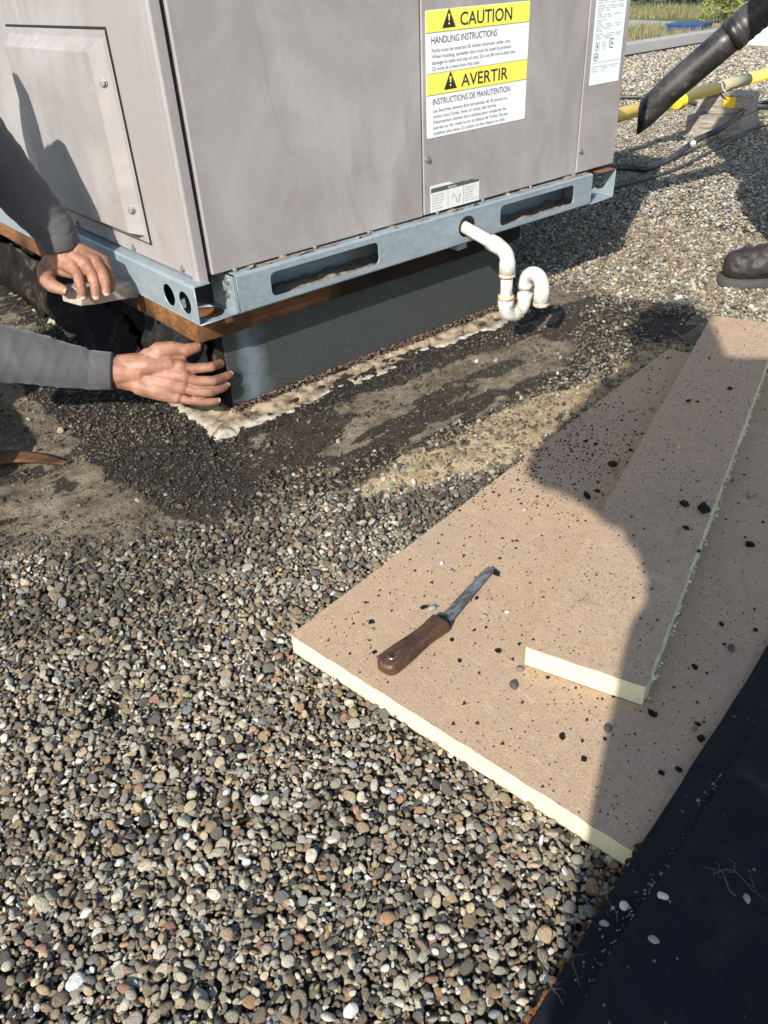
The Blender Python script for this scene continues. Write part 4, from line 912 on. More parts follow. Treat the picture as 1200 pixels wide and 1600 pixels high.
b.v = [tuple(p) for p in top + mid + bot]; b.f = [tuple(range(n))[::-1], tuple(range(2 * n, 3 * n))] + [(k, (k + 1) % n, n + (k + 1) % n, n + k) for k in range(n)] + [(n + k, n + (k + 1) % n, 2 * n + (k + 1) % n, 2 * n + k) for k in range(n)]; b.mi = [0] * len(b.f)
o = b.build('blade', 'knife_steel', knife); bm = bmesh.new(); bm.from_mesh(o.data); bmesh.ops.recalc_face_normals(bm, faces=bm.faces); bm.to_mesh(o.data); bm.free()

# ------------------------------------------------------------------ loose things by the curb
hb = D(100, 455, 1.51)                       # timber offcut gripped by the upper hand, its far end under the rail
p0 = D(112, 462, 1.50); p1 = D(205, 447, 1.60)
def slab(name, p0, p1, wd, th, mat, label, cat, upv=(0, 0, 1)):
    d_ = (p1 - p0); L = d_.length; d_.normalize(); up = Vector(upv); s_ = d_.cross(up).normalized(); up = s_.cross(d_)
    m_ = MB(); n = 14; V = []
    for k in range(n + 1):
        c = p0 + d_ * L * k / n
        for a, q in ((-1, -1), (1, -1), (1, 1), (-1, 1)):
            j = mnoise.noise_vector(c * 40 + Vector((a, q, 0)) * 3) * (.004 if k in (0, n) else .0015); V.append(c + s_ * a * wd / 2 + up * q * th / 2 + j)
    m_.add(V, [(k * 4 + i, k * 4 + (i + 1) % 4, k * 4 + 4 + (i + 1) % 4, k * 4 + 4 + i) for k in range(n) for i in range(4)] + [(3, 2, 1, 0), (n * 4, n * 4 + 1, n * 4 + 2, n * 4 + 3)])
    return m_.build(name, mat, None, False, .002, label=label, cat=cat)
slab('timber_offcut', p0, p1, .060, .032, 'wood_grey', 'weathered timber offcut gripped by the upper hand beside the rail', 'timber')
sheet_obj('bark_strip', [[G(-40, 706, .012), G(40, 708, .018), G(108, 722, .010)], [G(-40, 728, .010), G(40, 724, .014), G(100, 727, .008)]], 24, 5, .002, 'wood_nailer', .004, 'thin reddish brown strip lying on dirt at the left picture edge', 'wood strip', 6, 20)

# yellow gas pipe on its timber support ------------------------------------------------
sp = empty('pipe_support', G(1110, 212, 0), 'weathered timber block with yellow paint mark under the yellow pipe', 'timber block')
ax = (G(1140, 215, 0) - G(1072, 210, 0)); ax.z = 0; ax.normalize(); an = math.atan2(ax.y, ax.x); c0 = G(1072, 211, 0)
def rbox(o, ang, x0, x1, y0, y1, z0, z1):
    ca, sa = math.cos(ang), math.sin(ang); m_ = MB(); R2 = lambda x, y, z: (o.x + ca * x - sa * y, o.y + sa * x + ca * y, z)
    m_.hexa([R2(x0, y0, z0), R2(x1, y0, z0), R2(x1, y1, z0), R2(x0, y1, z0)], [R2(x0, y0, z1), R2(x1, y0, z1), R2(x1, y1, z1), R2(x0, y1, z1)]); return m_
rbox(c0, an, -.01, .255, 0, .24, -.005, .088).build('lower_timber', 'wood_block', sp, bevel=.004)
rbox(c0, an, .0, .245, .075, .22, .0885, .178).build('upper_timber', 'wood_block', sp, bevel=.004)
rbox(c0, an, .13, .185, .0735, .0748, .120, .165).build('paint_mark', 'yellow_tape', sp)
gp = empty('gas_pipe', G(1110, 212, 0), 'long yellow painted gas pipe crossing the gravel', 'pipe')
ga = on(962, 181, 2, .205); gb = on(1200, 115, 2, .205); gd = (gb - ga).normalized(); cen = ga + gd * ((c0 + Vector((ax.x * .12, ax.y * .12, 0))) - ga).dot(gd)
b = MB(); b.tube([ga - gd * 1.6, ga + gd * .95], .027, 20); b.build('pipe_run', 'yellow_pipe', gp, True)
k1 = ga + gd * .40
b = MB(); b.tube([ga + gd * .95, ga + gd * 1.25], .0272, 20); b.build('bare_pipe', 'pipe_bare', gp, True)
b = MB(); b.tube([ga + gd * 1.25, ga + gd * 6.5], .027, 20); b.build('pipe_run', 'yellow_pipe', gp, True)
cp = on(1062, 158, 2, .205)
b = MB()
for k in range(4): q = cp + gd * (.014 * k - .03); b.tube([q - gd * .006, q, q + gd * .006], [.0285, .034, .0285], 20)
b.build('tape_wrap', 'yellow_tape', gp, True)
q = on(1122, 140, 2, .205); b = MB(); b.tube([q + Vector((0, 0, .028)), q + Vector((0, 0, .033)) + gd * .012, q + gd * .03 + Vector((0, -.01, .0)), q + gd * .035 + Vector((.01, -.03, -.024))], .004, 8); b.build('pipe_strap', 'pvc', gp, True)
# cables
def cable(name, P, r_, label):
    m_ = MB(); out = []
    pts_ = [Vector(p) for p in P]
    for i in range(len(pts_) - 1):
        a_, b_, c_, d_ = pts_[max(i - 1, 0)], pts_[i], pts_[i + 1], pts_[min(i + 2, len(pts_) - 1)]
        for k in range(8): f = k / 8; out.append(.5 * ((2 * b_) + (c_ - a_) * f + (2 * a_ - 5 * b_ + 4 * c_ - d_) * f * f + (3 * b_ - a_ - 3 * c_ + d_) * f ** 3))
    out.append(pts_[-1]); m_.tube(out, r_, 10); return m_.build(name, 'hose_black', None, True, label=label, cat='cable')
c1 = cable('cable', [G(930, 262, .03), G(985, 262, .02), G(1010, 264, .018), G(1050, 246, .02), G(1090, 218, .05), G(1130, 199, .075), G(1165, 170, .11), G(1200, 168, .06), G(1300, 172, .03)], .013, 'black cable running from the unit corner up past the timber block')
b = MB(); p = G(1083, 224, .05); b.sphere(p, .014, 8, (1, 1, 1)); b.build('cable_tie', 'pvc', c1)
cable('cable', [G(960, 152, .02), G(1010, 152, .02), G(1040, 156, .02), G(1100, 162, .02), G(1200, 160, .02), G(1300, 160, .02)], .010, 'thin black cable on the gravel behind the yellow pipe')
cable('cable', [G(930, 300, .015), G(1000, 283, .015), G(1060, 262, .015), G(1120, 232, .015), G(1180, 200, .02), G(1260, 190, .02)], .006, 'thin black cable below the thick cable on the gravel')

# ------------------------------------------------------------------ people
def finger(m_, P, r0, r1):
    n = len(P); R_ = [r0 + (r1 - r0) * k / (n - 1) for k in range(n)]
    for k in range(n - 1): m_.caps(P[k], P[k + 1], R_[k] * (1.04 if k else 1), R_[k + 1], 12)
def nail(tip, prev, nrm, w_, parent):
    d_ = (tip - prev).normalized(); nrm = (nrm - d_ * nrm.dot(d_)).normalized(); s_ = d_.cross(nrm)
    m_ = MB(); V = []; nu, nv = 7, 6
    for i in range(nu):
        for j in range(nv):
            a = (i / (nu - 1) - .5) * 2; c = j / (nv - 1); wd = w_ * (1 - .25 * max(0, c - .7) / .3)
            V.append(tip + d_ * (c * w_ * 2.1 - w_ * 1.0) + s_ * a * wd + nrm * (w_ * 1.22 - a * a * w_ * .42))
    m_.add(V, [(i * nv + j, i * nv + j + 1, (i + 1) * nv + j + 1, (i + 1) * nv + j) for i in range(nu - 1) for j in range(nv - 1)])
    o = m_.build('fingernail', 'nail', parent, True); s2 = o.modifiers.new('s', 'SOLIDIFY'); s2.thickness = .0008; s2.offset = 0; return o
def zpx(zx, zy, d): return D(zx / 3, 330 + zy / 3, d)      # enlarged-crop coordinates of the two hands
def join_mesh(name, meshes, mats):
    bm = bmesh.new()
    for me in meshes: bm.from_mesh(me)
    out = bpy.data.meshes.new(name); bm.to_mesh(out); bm.free(); out.shade_smooth()
    for q in mats: out.materials.append(MT[q])
    return out
# lower hand: back toward the viewer, thumb up, fingertips round the curb corner
def zpa(x, y, d): return zpx(x, y, d * 1.033)
ha = MB(); wa = zpa(545, 750, 1.455)
wrist_in = zpa(440, 742, 1.445)
ha.chain([wrist_in, wa, zpa(640, 755, 1.462)], [.029, .0285, .027]); ha.chain([zpa(560, 715, 1.46), zpa(640, 715, 1.465)], [.018, .021]); ha.chain([zpa(560, 790, 1.46), zpa(650, 800, 1.465)], [.018, .021])
MC = {'i': zpa(845, 728, 1.462), 'm': zpa(862, 775, 1.462), 'r': zpa(850, 825, 1.468), 'p': zpa(825, 868, 1.476)}
for k, s_ in (('i', (655, 720)), ('m', (655, 750)), ('r', (655, 785)), ('p', (660, 815))): ha.chain([zpa(*s_, 1.466), (zpa(*s_, 1.466) + MC[k]) / 2, MC[k]], [.021, .0195, .0150])
ha.chain([zpa(680, 765, 1.475), zpa(810, 800, 1.480)], [.024, .020])
FA = {'i': [MC['i'], zpa(905, 738, 1.468), zpa(990, 730, 1.478), zpa(1032, 715, 1.502), zpa(1045, 712, 1.525)], 'm': [MC['m'], zpa(925, 797, 1.468), zpa(1002, 795, 1.476), zpa(1052, 778, 1.496), zpa(1075, 767, 1.505)],
      'r': [MC['r'], zpa(915, 846, 1.472), zpa(985, 849, 1.479), zpa(1035, 832, 1.494), zpa(1060, 818, 1.503)], 'p': [MC['p'], zpa(885, 888, 1.480), zpa(945, 893, 1.484), zpa(990, 893, 1.491), zpa(1018, 889, 1.498)]}
for k, r0, r1 in (('i', .0108, .0085), ('m', .0110, .0083), ('r', .0104, .0080), ('p', .0092, .0072)): finger(ha, FA[k], r0, r1)
ha.chain([zpa(585, 728, 1.456), zpa(700, 722, 1.453), zpa(800, 722, 1.458)], [.0235, .0215, .0150])
TA = [zpa(690, 715, 1.462), zpa(750, 660, 1.455), zpa(805, 645, 1.458), zpa(870, 653, 1.464), zpa(922, 638, 1.470)]
for k, rr_ in enumerate([.0225, .0200, .0152, .0132]): ha.caps(TA[k], TA[k + 1], rr_, [.0200, .0152, .0132, .0105][k], 12)
ha.caps(zpa(700, 690, 1.466), zpa(850, 708, 1.468), .021, .013)      # web between thumb and index
for a_, b_ in (((690, 730), MC['i']), ((690, 755), MC['m']), ((700, 790), MC['r'])): ha.caps(zpa(*a_, 1.4495), b_ + (Vector(CAM) - b_).normalized() * .0095, .0026, .0036, 8)   # tendons
ha_me = organic(ha, .0015, 12, .5)
# upper hand: palm down over the timber, thumb to the left
hbm = MB(); wb = zpx(298, 195, 1.495)
hbm.chain([zpx(268, 95, 1.478), zpx(285, 150, 1.485), zpx(305, 225, 1.492)], [.026, .0280, .027])
MB_ = {'i': zpx(345, 262, 1.478), 'm': zpx(398, 245, 1.482), 'r': zpx(445, 238, 1.492), 'p': zpx(482, 240, 1.508)}
for k, s_ in (('i', (270, 215)), ('m', (300, 200)), ('r', (335, 195)), ('p', (360, 195))): hbm.chain([zpx(*s_, 1.492), MB_[k]], [.0205, .0150])
hbm.chain([zpx(270, 230, 1.50), zpx(380, 280, 1.505)], [.022, .018])
FB = {'i': [MB_['i'], zpx(366, 300, 1.466), zpx(378, 350, 1.464), zpx(388, 398, 1.470)], 'm': [MB_['m'], zpx(432, 300, 1.466), zpx(447, 350, 1.464), zpx(450, 396, 1.470)], 'r': [MB_['r'], zpx(480, 285, 1.474), zpx(497, 335, 1.471), zpx(500, 380, 1.476)], 'p': [MB_['p'], zpx(510, 280, 1.50), zpx(524, 325, 1.506), zpx(522, 365, 1.512)]}
for k, r0, r1 in (('i', .0112, .0088), ('m', .0114, .0088), ('r', .0108, .0084), ('p', .0092, .0075)): finger(hbm, FB[k], r0, r1)
TB = [zpx(268, 225, 1.50), zpx(222, 275, 1.488), zpx(213, 318, 1.474), zpx(250, 352, 1.466), zpx(298, 370, 1.468)]
for k, rr_ in enumerate([.021, .0185, .0150, .0128]): hbm.caps(TB[k], TB[k + 1], rr_, [.0185, .0150, .0128, .0100][k], 12)
hbm.caps(zpx(262, 262, 1.496), zpx(335, 295, 1.492), .016, .009)
hb_me = organic(hbm, .0015, 10, .5)
# rest of the kneeling worker (outside the picture, and his shade on the unit)
elA = D(-75, 548, 1.43); elB = D(-62, 185, 1.36); shA = Vector((-.485, .20, .60)); shB = Vector((-.49, .51, .67))
J = dict(head=Vector((-.42, .43, .79)), neck=Vector((-.48, .40, .67)), chest=Vector((-.58, .35, .62)), belly=Vector((-.74, .34, .50)), pelvis=Vector((-.88, .34, .40)))
bd = MB(); bd.chain([J['pelvis'], J['belly'], J['chest'], J['neck']], [.13, .125, .13, .055]); bd.chain([shA, J['chest'], shB], [.055, .12, .055])
hd_c = J['head']; bd.chain([J['neck'], hd_c - Vector((.02, 0, .05))], [.055, .06]); bd.sphere(hd_c, .095, 16, (.95, .80, 1.15)); bd.sphere(hd_c + Vector((.055, 0, -.06)), .055, 12, (.9, .85, .8)); bd.sphere(hd_c + Vector((.100, 0, -.015)), .016, 8, (1, .7, 1.2))
for s_ in (-1, 1): bd.sphere(hd_c + Vector((-.005, s_ * .078, -.01)), .026, 8, (.7, .35, 1.1))
bd.chain([shA, elA, D(60, 568, 1.46)], [.045, .036, .028]); bd.chain([shB, elB, D(50, 300, 1.45)], [.045, .034, .026])
for sy, hip in ((-1, Vector((-.88, .24, .36))), (1, Vector((-.88, .44, .36)))):
    kn_ = Vector((-.54 - .04 * sy, .34 + sy * .15, .085)); an_ = Vector((-.98, .34 + sy * .15, .07)); bd.chain([hip, kn_, an_], [.085, .062, .045]); bd.chain([an_, an_ + Vector((-.05, 0, -.01)), an_ + Vector((-.02, 0, -.03))], [.045, .04, .03])
body_me = join_mesh('person', [organic(bd, .009, 4), ha_me, hb_me], ['skin'])
jn_ = [p for q in list(FA.values()) + list(FB.values()) for p in q[:3]] + TA[1:4] + TB[1:4]
vc_ = np.empty(len(body_me.vertices) * 3, np.float32); body_me.vertices.foreach_get('co', vc_); vc_ = vc_.reshape(-1, 3); cr_ = np.zeros(len(vc_))
for p in jn_: cr_ = np.maximum(cr_, np.exp(-np.maximum(0, ((vc_ - np.array(p)) ** 2).sum(1) - .0095 ** 2) / .0065 ** 2))
at_ = body_me.attributes.new('crease', 'FLOAT', 'POINT'); at_.data.foreach_set('value', (cr_ * .7).astype(np.float32))
wk = link('person', body_me, None, 'kneeling worker in grey long sleeved shirt, both hands at the curb corner', 'person')
for f_, n_, w_ in ((FA['m'], Vector((.3, -.5, .6)), .0058), (FA['p'], Vector((.1, -.6, .5)), .0050), (FA['r'], Vector((.3, -.5, .6)), .0056), (TA, Vector((-.1, -.5, .8)), .0066), (FB['i'], None, .0064), (FB['m'], None, .0064), (FB['r'], None, .0060), (TB, None, .0068)):
    t_ = f_[-1]; nn = n_ if n_ is not None else (Vector(CAM) - t_).normalized()
    nail(t_, f_[-2], nn, w_, wk)
def sleeve(m_, P, R_, cuff=True):
    m_.chain(P, R_, 18)
def wrinkle(me, axisp, seed, amp, fr=70):
    a, b_ = axisp; d_ = (b_ - a).normalized()
    nr = [v.normal.copy() for v in me.vertices]
    for v, nv_ in zip(me.vertices, nr):
        p = v.co.copy(); t = (p - a).dot(d_); sk = (p.z + p.x * .5) * 9; w_ = 1.4 * (1 - abs(mnoise.noise(Vector((t * fr * .42 + sk + seed, p.x * 7, p.z * 9))))) ** 3 + .7 * (1 - abs(mnoise.noise(Vector((t * fr * .8 - sk + seed, p.y * 14, p.z * 12))))) ** 3 - .9
        v.co = p + nv_ * w_ * amp
sA = MB(); cA = zpa(532, 750, 1.4555); cA0 = D(140, 578, 1.495); sA.chain([elA, D(0, 553, 1.447), D(60, 562, 1.467), cA0], [.062, .0545, .048, .0375], 18); sA.chain([shA, elA], [.085, .060], 18)
sA_me = organic(sA, .0035, 3); wrinkle(sA_me, (elA, cA0), 4, .0017, 46)
cuffA = MB(); cuffA.tube([cA0, cA0.lerp(cA, .1), cA0.lerp(cA, .5), cA0.lerp(cA, .9), cA], [.034, .0362, .0350, .0345, .0325], 28, False)
sB = MB(); cB0 = zpx(262, 95, 1.472); sB.chain([elB, D(0, 262, 1.40), D(45, 315, 1.44), cB0], [.058, .052, .046, .037], 18); sB.chain([shB, elB], [.07, .058], 18)
sB_me = organic(sB, .0035, 3); wrinkle(sB_me, (elB, cB0), 9, .0024, 46)
cB = zpx(292, 178, 1.489); cuffB = MB(); cuffB.tube([cB0, cB0.lerp(cB, .1), cB0.lerp(cB, .5), cB0.lerp(cB, .9), cB], [.0345, .0366, .0352, .0345, .0325], 28, False)
tr = MB(); tr.chain([J['pelvis'] + Vector((.02, 0, .02)), J['belly'], J['chest'], J['neck'] - Vector((.04, 0, .05))], [.15, .148, .155, .085]); tr.chain([shA, J['chest'], shB], [.095, .14, .085]); tr.chain([Vector((-.47, .185, .675)), Vector((-.47, .26, .745))], [.078, .085]); tr.chain([Vector((-.47, .150, .655)), Vector((-.47, .2, .70))], [.045, .06]); tr.chain([Vector((-.47, .235, .68)), Vector((-.47, .30, .735))], [.085, .085])  # extra shoulder bulges, unseen, added to block sun from the far sleeve
tr_me = organic(tr, .008, 4)
link('shirt', join_mesh('shirt', [sA_me, sB_me, tr_me], ['shirt']), wk)
for c_ in (cuffA, cuffB):
    o = c_.build('cuff', 'shirt', wk, True); q = o.modifiers.new('s', 'SOLIDIFY'); q.thickness = .003; q.offset = 0
tb = MB(); tb.chain([J['pelvis'], J['pelvis'] + Vector((.06, 0, .01))], [.155, .150])
for sy, hip in ((-1, Vector((-.88, .24, .36))), (1, Vector((-.88, .44, .36)))):
    kn_ = Vector((-.54 - .04 * sy, .34 + sy * .15, .085)); an_ = Vector((-.97, .34 + sy * .15, .075)); tb.chain([hip, kn_, an_], [.105, .080, .062])
tme = organic(tb, .010, 4); tme.materials.append(MT['trouser']); link('trousers', tme, wk)
hr = MB(); hr.sphere(hd_c + Vector((-.018, 0, .028)), .098, 16, (.98, .86, 1.0)); hr.build('hair', 'hair', wk, True)

def boot(parent, toe, heel, name='boot'):
    d_ = (heel - toe); d_.z = 0; L = d_.length; d_.normalize(); s_ = Vector((-d_.y, d_.x, 0)); P = lambda a, c, z: toe + d_ * a + s_ * c + Vector((0, 0, z))
    def outl(grow, z):
        pr = [(.0, .0), (.006, .024), (.03, .043), (.08, .052), (.14, .046), (.19, .038), (.25, .040), (.285, .033), (.30, .0)]
        pr = [(a * L / .30, c) for a, c in pr]; lp = pr + [(a, -c) for a, c in pr[-2:0:-1]]; lp = smooth_loop(lp, 4); cx = L / 2
        return [P(cx + (a - cx) * (1 + grow / cx), c * (1 + grow / .05), z) for a, c in lp]
    m_ = MB(); rows = [outl(-.003, .0), outl(-.001, .006), outl(-.001, .020), outl(-.003, .025)]; n = len(rows[0])
    for r_ in rows: m_.v += [tuple(p) for p in r_]
    m_.f = [(k * n + i, k * n + (i + 1) % n, (k + 1) * n + (i + 1) % n, (k + 1) * n + i) for k in range(3) for i in range(n)] + [tuple(range(n))[::-1], tuple(range(3 * n, 4 * n))]; m_.mi = [0] * len(m_.f)
    sole = m_.build(name + '_sole', 'boot_sole', parent, True)
    u = MB(); u.chain([P(.052, 0, .052), P(.10, 0, .056), P(.16, 0, .070), P(.215, 0, .085), P(.235, 0, .18)], [.046, .050, .048, .048, .055]); u.chain([P(.05, .012, .046), P(.11, .012, .046)], [.034, .036]); u.chain([P(.05, -.012, .046), P(.11, -.012, .046)], [.034, .036]); u.chain([P(.255, 0, .06), P(.235, 0, .18)], [.038, .05])
    me = organic(u, .005, 4)
    nr = [v.normal.copy() for v in me.vertices]
    for v, nv_ in zip(me.vertices, nr):
        if v.co.z < .024: v.co.z = .024
        v.co += nv_ * ((1 - abs(mnoise.noise(v.co * 30))) ** 4 * -.004 + mnoise.noise(v.co * 60) * .002 + mnoise.noise(v.co * 150) * .0009)
    me.materials.append(MT['boot_leather']); up = link(name, me, parent)
    w_ = MB(); ol = outl(-.0035, .0265); w_.tube(ol + [ol[0]], .0020, 6, False); w_.build('welt', 'boot_sole', parent, True)
    l_ = MB()
    for k in range(3):
        a = .125 + k * .022; l_.tube([P(a, -.026, .098 + k * .010), P(a + .004, 0, .1135 + k * .012), P(a, .026, .098 + k * .010)], .0028, 6)
    l_.build('lace', 'hose_black', parent, True)
def person(name, label, Jn, loose=()):
    """standing figure from joints; a body mesh with clothes as children"""
    b_ = MB(); H = Jn['head']; fw = Jn['face']
    b_.chain([Jn['pelvis'], Jn['waist'], Jn['chest']], [.13, .12, .135]); b_.chain([Jn['sh1'], Jn['chest'], Jn['sh2']], [.055, .12, .055]); b_.chain([Jn['chest'], Jn['neck'], H - Vector((0, 0, .05))], [.08, .055, .055])
    b_.sphere(H, .10, 16, (.85, .85, 1.15)); b_.sphere(H + fw * .05 - Vector((0, 0, .06)), .055, 10); b_.sphere(H + fw * .10 - Vector((0, 0, .015)), .016, 8)
    sd_ = Vector((-fw.y, fw.x, 0))
    for q in (-1, 1): b_.sphere(H + sd_ * q * .082, .024, 8)
    for k in '12':
        b_.chain([Jn['sh' + k], Jn['el' + k], Jn['wr' + k]], [.048, .038, .027]); b_.chain([Jn['hip' + k], Jn['kn' + k], Jn['an' + k]], [.085, .058, .042])
        wr = Jn['wr' + k]; d_ = Jn['hd' + k].normalized(); s_ = d_.cross(Vector((0, 0, 1))); s_ = s_.normalized() if s_.length > .1 else Vector((1, 0, 0)); n_ = s_.cross(d_)
        b_.chain([wr, wr + d_ * .05, wr + d_ * .085], [.026, .030, .028])
        for q, ln in ((-1.5, .060), (-.5, .075), (.5, .080), (1.5, .070)):
            r0 = wr + d_ * .09 + s_ * q * .0185; b_.chain([r0, r0 + d_ * ln * .5 - n_ * .012, r0 + d_ * ln * .75 - n_ * .036], [.0095, .009, .0075])
        b_.chain([wr + d_ * .03 + s_ * .026, wr + d_ * .06 + s_ * .05 - n_ * .01, wr + d_ * .09 + s_ * .055 - n_ * .02], [.014, .011, .009])
    me = organic(b_, .006, 3); me.materials.append(MT['skin']); o = link(name, me, None, label, 'person')
    c = MB(); c.chain([Jn['pelvis'] + Vector((0, 0, .03)), Jn['waist'], Jn['chest']], [.158, .150, .165]); c.chain([Jn['sh1'], Jn['chest'] + Vector((0, 0, .03)), Jn['sh2']], [.078, .14, .078])
    for k in '12': c.chain([Jn['sh' + k], Jn['el' + k], Jn['wr' + k].lerp(Jn['el' + k], .1)], [.076, .058, .042])
    for a_, b_2, r1, r2_ in loose: c.caps(a_, b_2, r1, r2_)  # added bulk beyond the clothes, shaping the cast shadow
    me = organic(c, .009, 3); wrinkle(me, (Jn['pelvis'], Jn['chest']), 3, .006, 22); me.materials.append(MT['shirt']); link('shirt', me, o)
    c = MB(); c.chain([Jn['pelvis'] + Vector((0, 0, .02)), Jn['hip1']], [.155, .11]); c.chain([Jn['pelvis'], Jn['hip2']], [.155, .11])
    for k in '12': c.chain([Jn['hip' + k], Jn['kn' + k], Jn['an' + k] + Vector((0, 0, .05))], [.108, .080, .068])
    me = organic(c, .010, 3); me.materials.append(MT['trouser']); link('trousers', me, o)
    c = MB(); c.sphere(H + Vector((0, 0, .025)) - fw * .018, .103, 14, (.88, .88, 1.08)); c.build('hair', 'hair', o, True)
    for k in '12': boot(o, Jn['toe' + k], Jn['heel' + k])
    return o
# worker on the right, holding the blower; only a boot toe and his shade show
f2 = Vector((-.76, .65, 0)); t1 = G(1119, 446, 0); h1 = t1 - f2 * .30; r2 = Vector((.65, .76, 0))
t2 = h1 + r2 * -.06 - f2 * .12; t2 = Vector((1.80, -.66, 0)) + f2 * .1; h2 = t2 - f2 * .30
base = h1.lerp(h2, .12) + f2 * .06 + Vector((-.08, .17, 0))
Jb = dict(face=f2, pelvis=base + Vector((0, 0, .95)), waist=base + Vector((0, 0, 1.1)), chest=base + f2 * .05 + Vector((0, 0, 1.3)), neck=base + f2 * .08 + Vector((0, 0, 1.5)), head=base + f2 * .12 + Vector((0, 0, 1.64)))
for k, h_, tt in (('1', h1, t1), ('2', h2, t2)):
    s_ = 1 if k == '1' else -1
    Jb['toe' + k] = tt; Jb['heel' + k] = h_; Jb['an' + k] = h_ + f2 * .06 + Vector((0, 0, .12)); Jb['kn' + k] = (h_ + base) / 2 + f2 * .08 + Vector((0, 0, .5)); Jb['hip' + k] = base.lerp(h_, .35) + Vector((0, 0, .90))
Jb['sh1'] = Jb['chest'] + r2 * .18 + Vector((0, 0, .10)); Jb['sh2'] = Jb['chest'] - r2 * .18 + Vector((0, 0, .10))
BE = Vector((1.80, .36, .315)); BM = Vector((1.975, .095, .60)); bdir = (BM - BE).normalized(); BH = BM + bdir * .38
Jb['el1'] = Jb['sh1'] + r2 * .12 + Vector((0, 0, -.27)); Jb['wr1'] = BH + Vector((0, 0, .06)) - bdir * .02; Jb['hd1'] = Vector((.2, .3, -.4))
Jb['el2'] = Jb['sh2'] - r2 * .05 + Vector((0, 0, -.29)); Jb['wr2'] = Jb['el2'] + f2 * .10 + Vector((0, 0, -.24)); Jb['hd2'] = Vector((0, .1, -1))
person('person', 'standing worker in work boots at the right picture edge, holding the black blower tube', Jb, [(Jb['chest'] + r2 * .08, Jb['waist'] + r2 * .06, .19, .17), (Jb['sh1'], Jb['waist'] + r2 * .12, .09, .12)])  # extra torso bulk added out of view to widen his shadow
bw = empty('blower_tube', BE, 'long black blower tube with slanted nozzle held above the gravel', 'blower')
b = MB(); sg = 24; e0 = bdir.cross(Vector((0, 0, 1))).normalized(); e1 = e0.cross(bdir); V = []
rows = [(0., .036), (.03, .041), (.12, .042), (.30, .043), (.345, .043)]
for i, (a, r_) in enumerate(rows):
    for k in range(sg):
        t = 2 * PI * k / sg; sh = 0
        if i == 0: sh = -.024 * math.cos(t - PI)
        if i == 1: sh = -.012 * math.cos(t - PI)
        bend = (-.020 * (1 - min(a / .14, 1)) ** 2)
        V.append(BE + bdir * (a + sh) + e0 * math.sin(t) * r_ * 1.0 + e1 * (math.cos(t) * r_ * (.85 if i == 0 else 1) + bend * .6))
b.add(V, [(i * sg + k, i * sg + (k + 1) % sg, (i + 1) * sg + (k + 1) % sg, (i + 1) * sg + k) for i in range(4) for k in range(sg)]); nz = b.build('nozzle', 'hose_black', bw, True); q = nz.modifiers.new('s', 'SOLIDIFY'); q.thickness = .003; q.offset = -1
b = MB(); P = []; R_ = []
for k in range(60): P.append(BE + bdir * (.33 + .0068 * k)); R_.append(.0455 + (.0022 if k % 3 == 0 else 0))
b.tube(P, R_, 24); b.build('corrugated_hose', 'hose_black', bw, True)
b = MB(); b.tube([BE + bdir * .325, BE + bdir * .355], .0475, 24); b.build('clamp_ring', 'hose_black', bw, True)
# photographer, standing behind the lens; only the shade falls into the picture
hf = Vector((.62205, .78297, 0)); hrv = Vector((.78297, -.62205, 0)); cm = Vector((CAM[0], CAM[1], 0))
def B(lat, h, back): return cm + hrv * lat - hf * back + Vector((0, 0, h))
Jp = dict(face=hf, pelvis=B(-.03, .90, .44), waist=B(-.07, 1.06, .43), chest=B(-.13, 1.27, .42), neck=B(-.23, 1.48, .41), head=B(-.275, 1.615, .41), sh1=B(-.315, 1.365, .42), sh2=B(.04, 1.36, .43),
          el1=B(-.385, 1.19, .40), wr1=B(-.09, .87, .13), hd1=hrv * .6 + hf * .1 + Vector((0, 0, -.1)), el2=B(.20, 1.08, .36), wr2=B(.13, .77, .13), hd2=-hrv * .6 + Vector((0, 0, .1)),
          hip1=B(-.105, .85, .44), hip2=B(.08, .85, .44), kn1=B(-.12, .47, .42), kn2=B(.12, .47, .42), an1=B(-.12, .1, .46), an2=B(.15, .1, .46), toe1=B(-.13, .055, .28), heel1=B(-.12, .055, .56), toe2=B(.17, .055, .28), heel2=B(.15, .055, .56))
for k in ('toe1', 'heel1', 'toe2', 'heel2'): Jp[k].z = .012
person('person', 'photographer behind the lens whose long shadow falls across the boards', Jp, [(B(-.20, 1.30, .42), B(-.25, 1.14, .41), .12, .085), (B(-.2, 1.2, .42), B(-.12, 1.06, .42), .12, .12), (B(-.24, 1.42, .42), B(-.24, 1.52, .41), .1, .09)])  # unseen bulges added to close the lit gap between arm and torso shadow

# ------------------------------------------------------------------ beyond the roof
b = MB(); b.box((-25, 3.5, -.2), (38, 3.64, .100)); b.build('roof_parapet', 'coping', None, bevel=.01, label='low grey metal coped parapet along the far roof edge', cat='parapet')
b = MB(); b.box((-25, 3.484, -.02), (38, 3.499, .018)); b.build('parapet_seam', 'black', None, label='black sealant line at the foot of the parapet', cat='sealant')
hc = G(1152, 71, 0); hat = empty('roof_hatch', hc, 'pale blue white roof hatch at the far right roof edge', 'roof hatch')
b = MB(); b.box((hc.x, hc.y - 1.3, 0), (hc.x + 1.4, hc.y + .05, .19)); b.build('hatch_curb', 'white_sheet', hat, bevel=.01)
b = MB(); b.box((hc.x - .03, hc.y - 1.33, .191), (hc.x + 1.43, hc.y + .08, .24)); b.build('hatch_lid', 'white_sheet', hat, bevel=.015)
GZ = -4.0
def gq(x, y): return G(x, y, GZ)
b = MB(); r4 = [gq(900, 38), gq(1300, 56), gq(1300, 44), gq(900, 27)]; b.add(r4, [(0, 1, 2, 3)]); b.build('road', 'road', kind='structure')
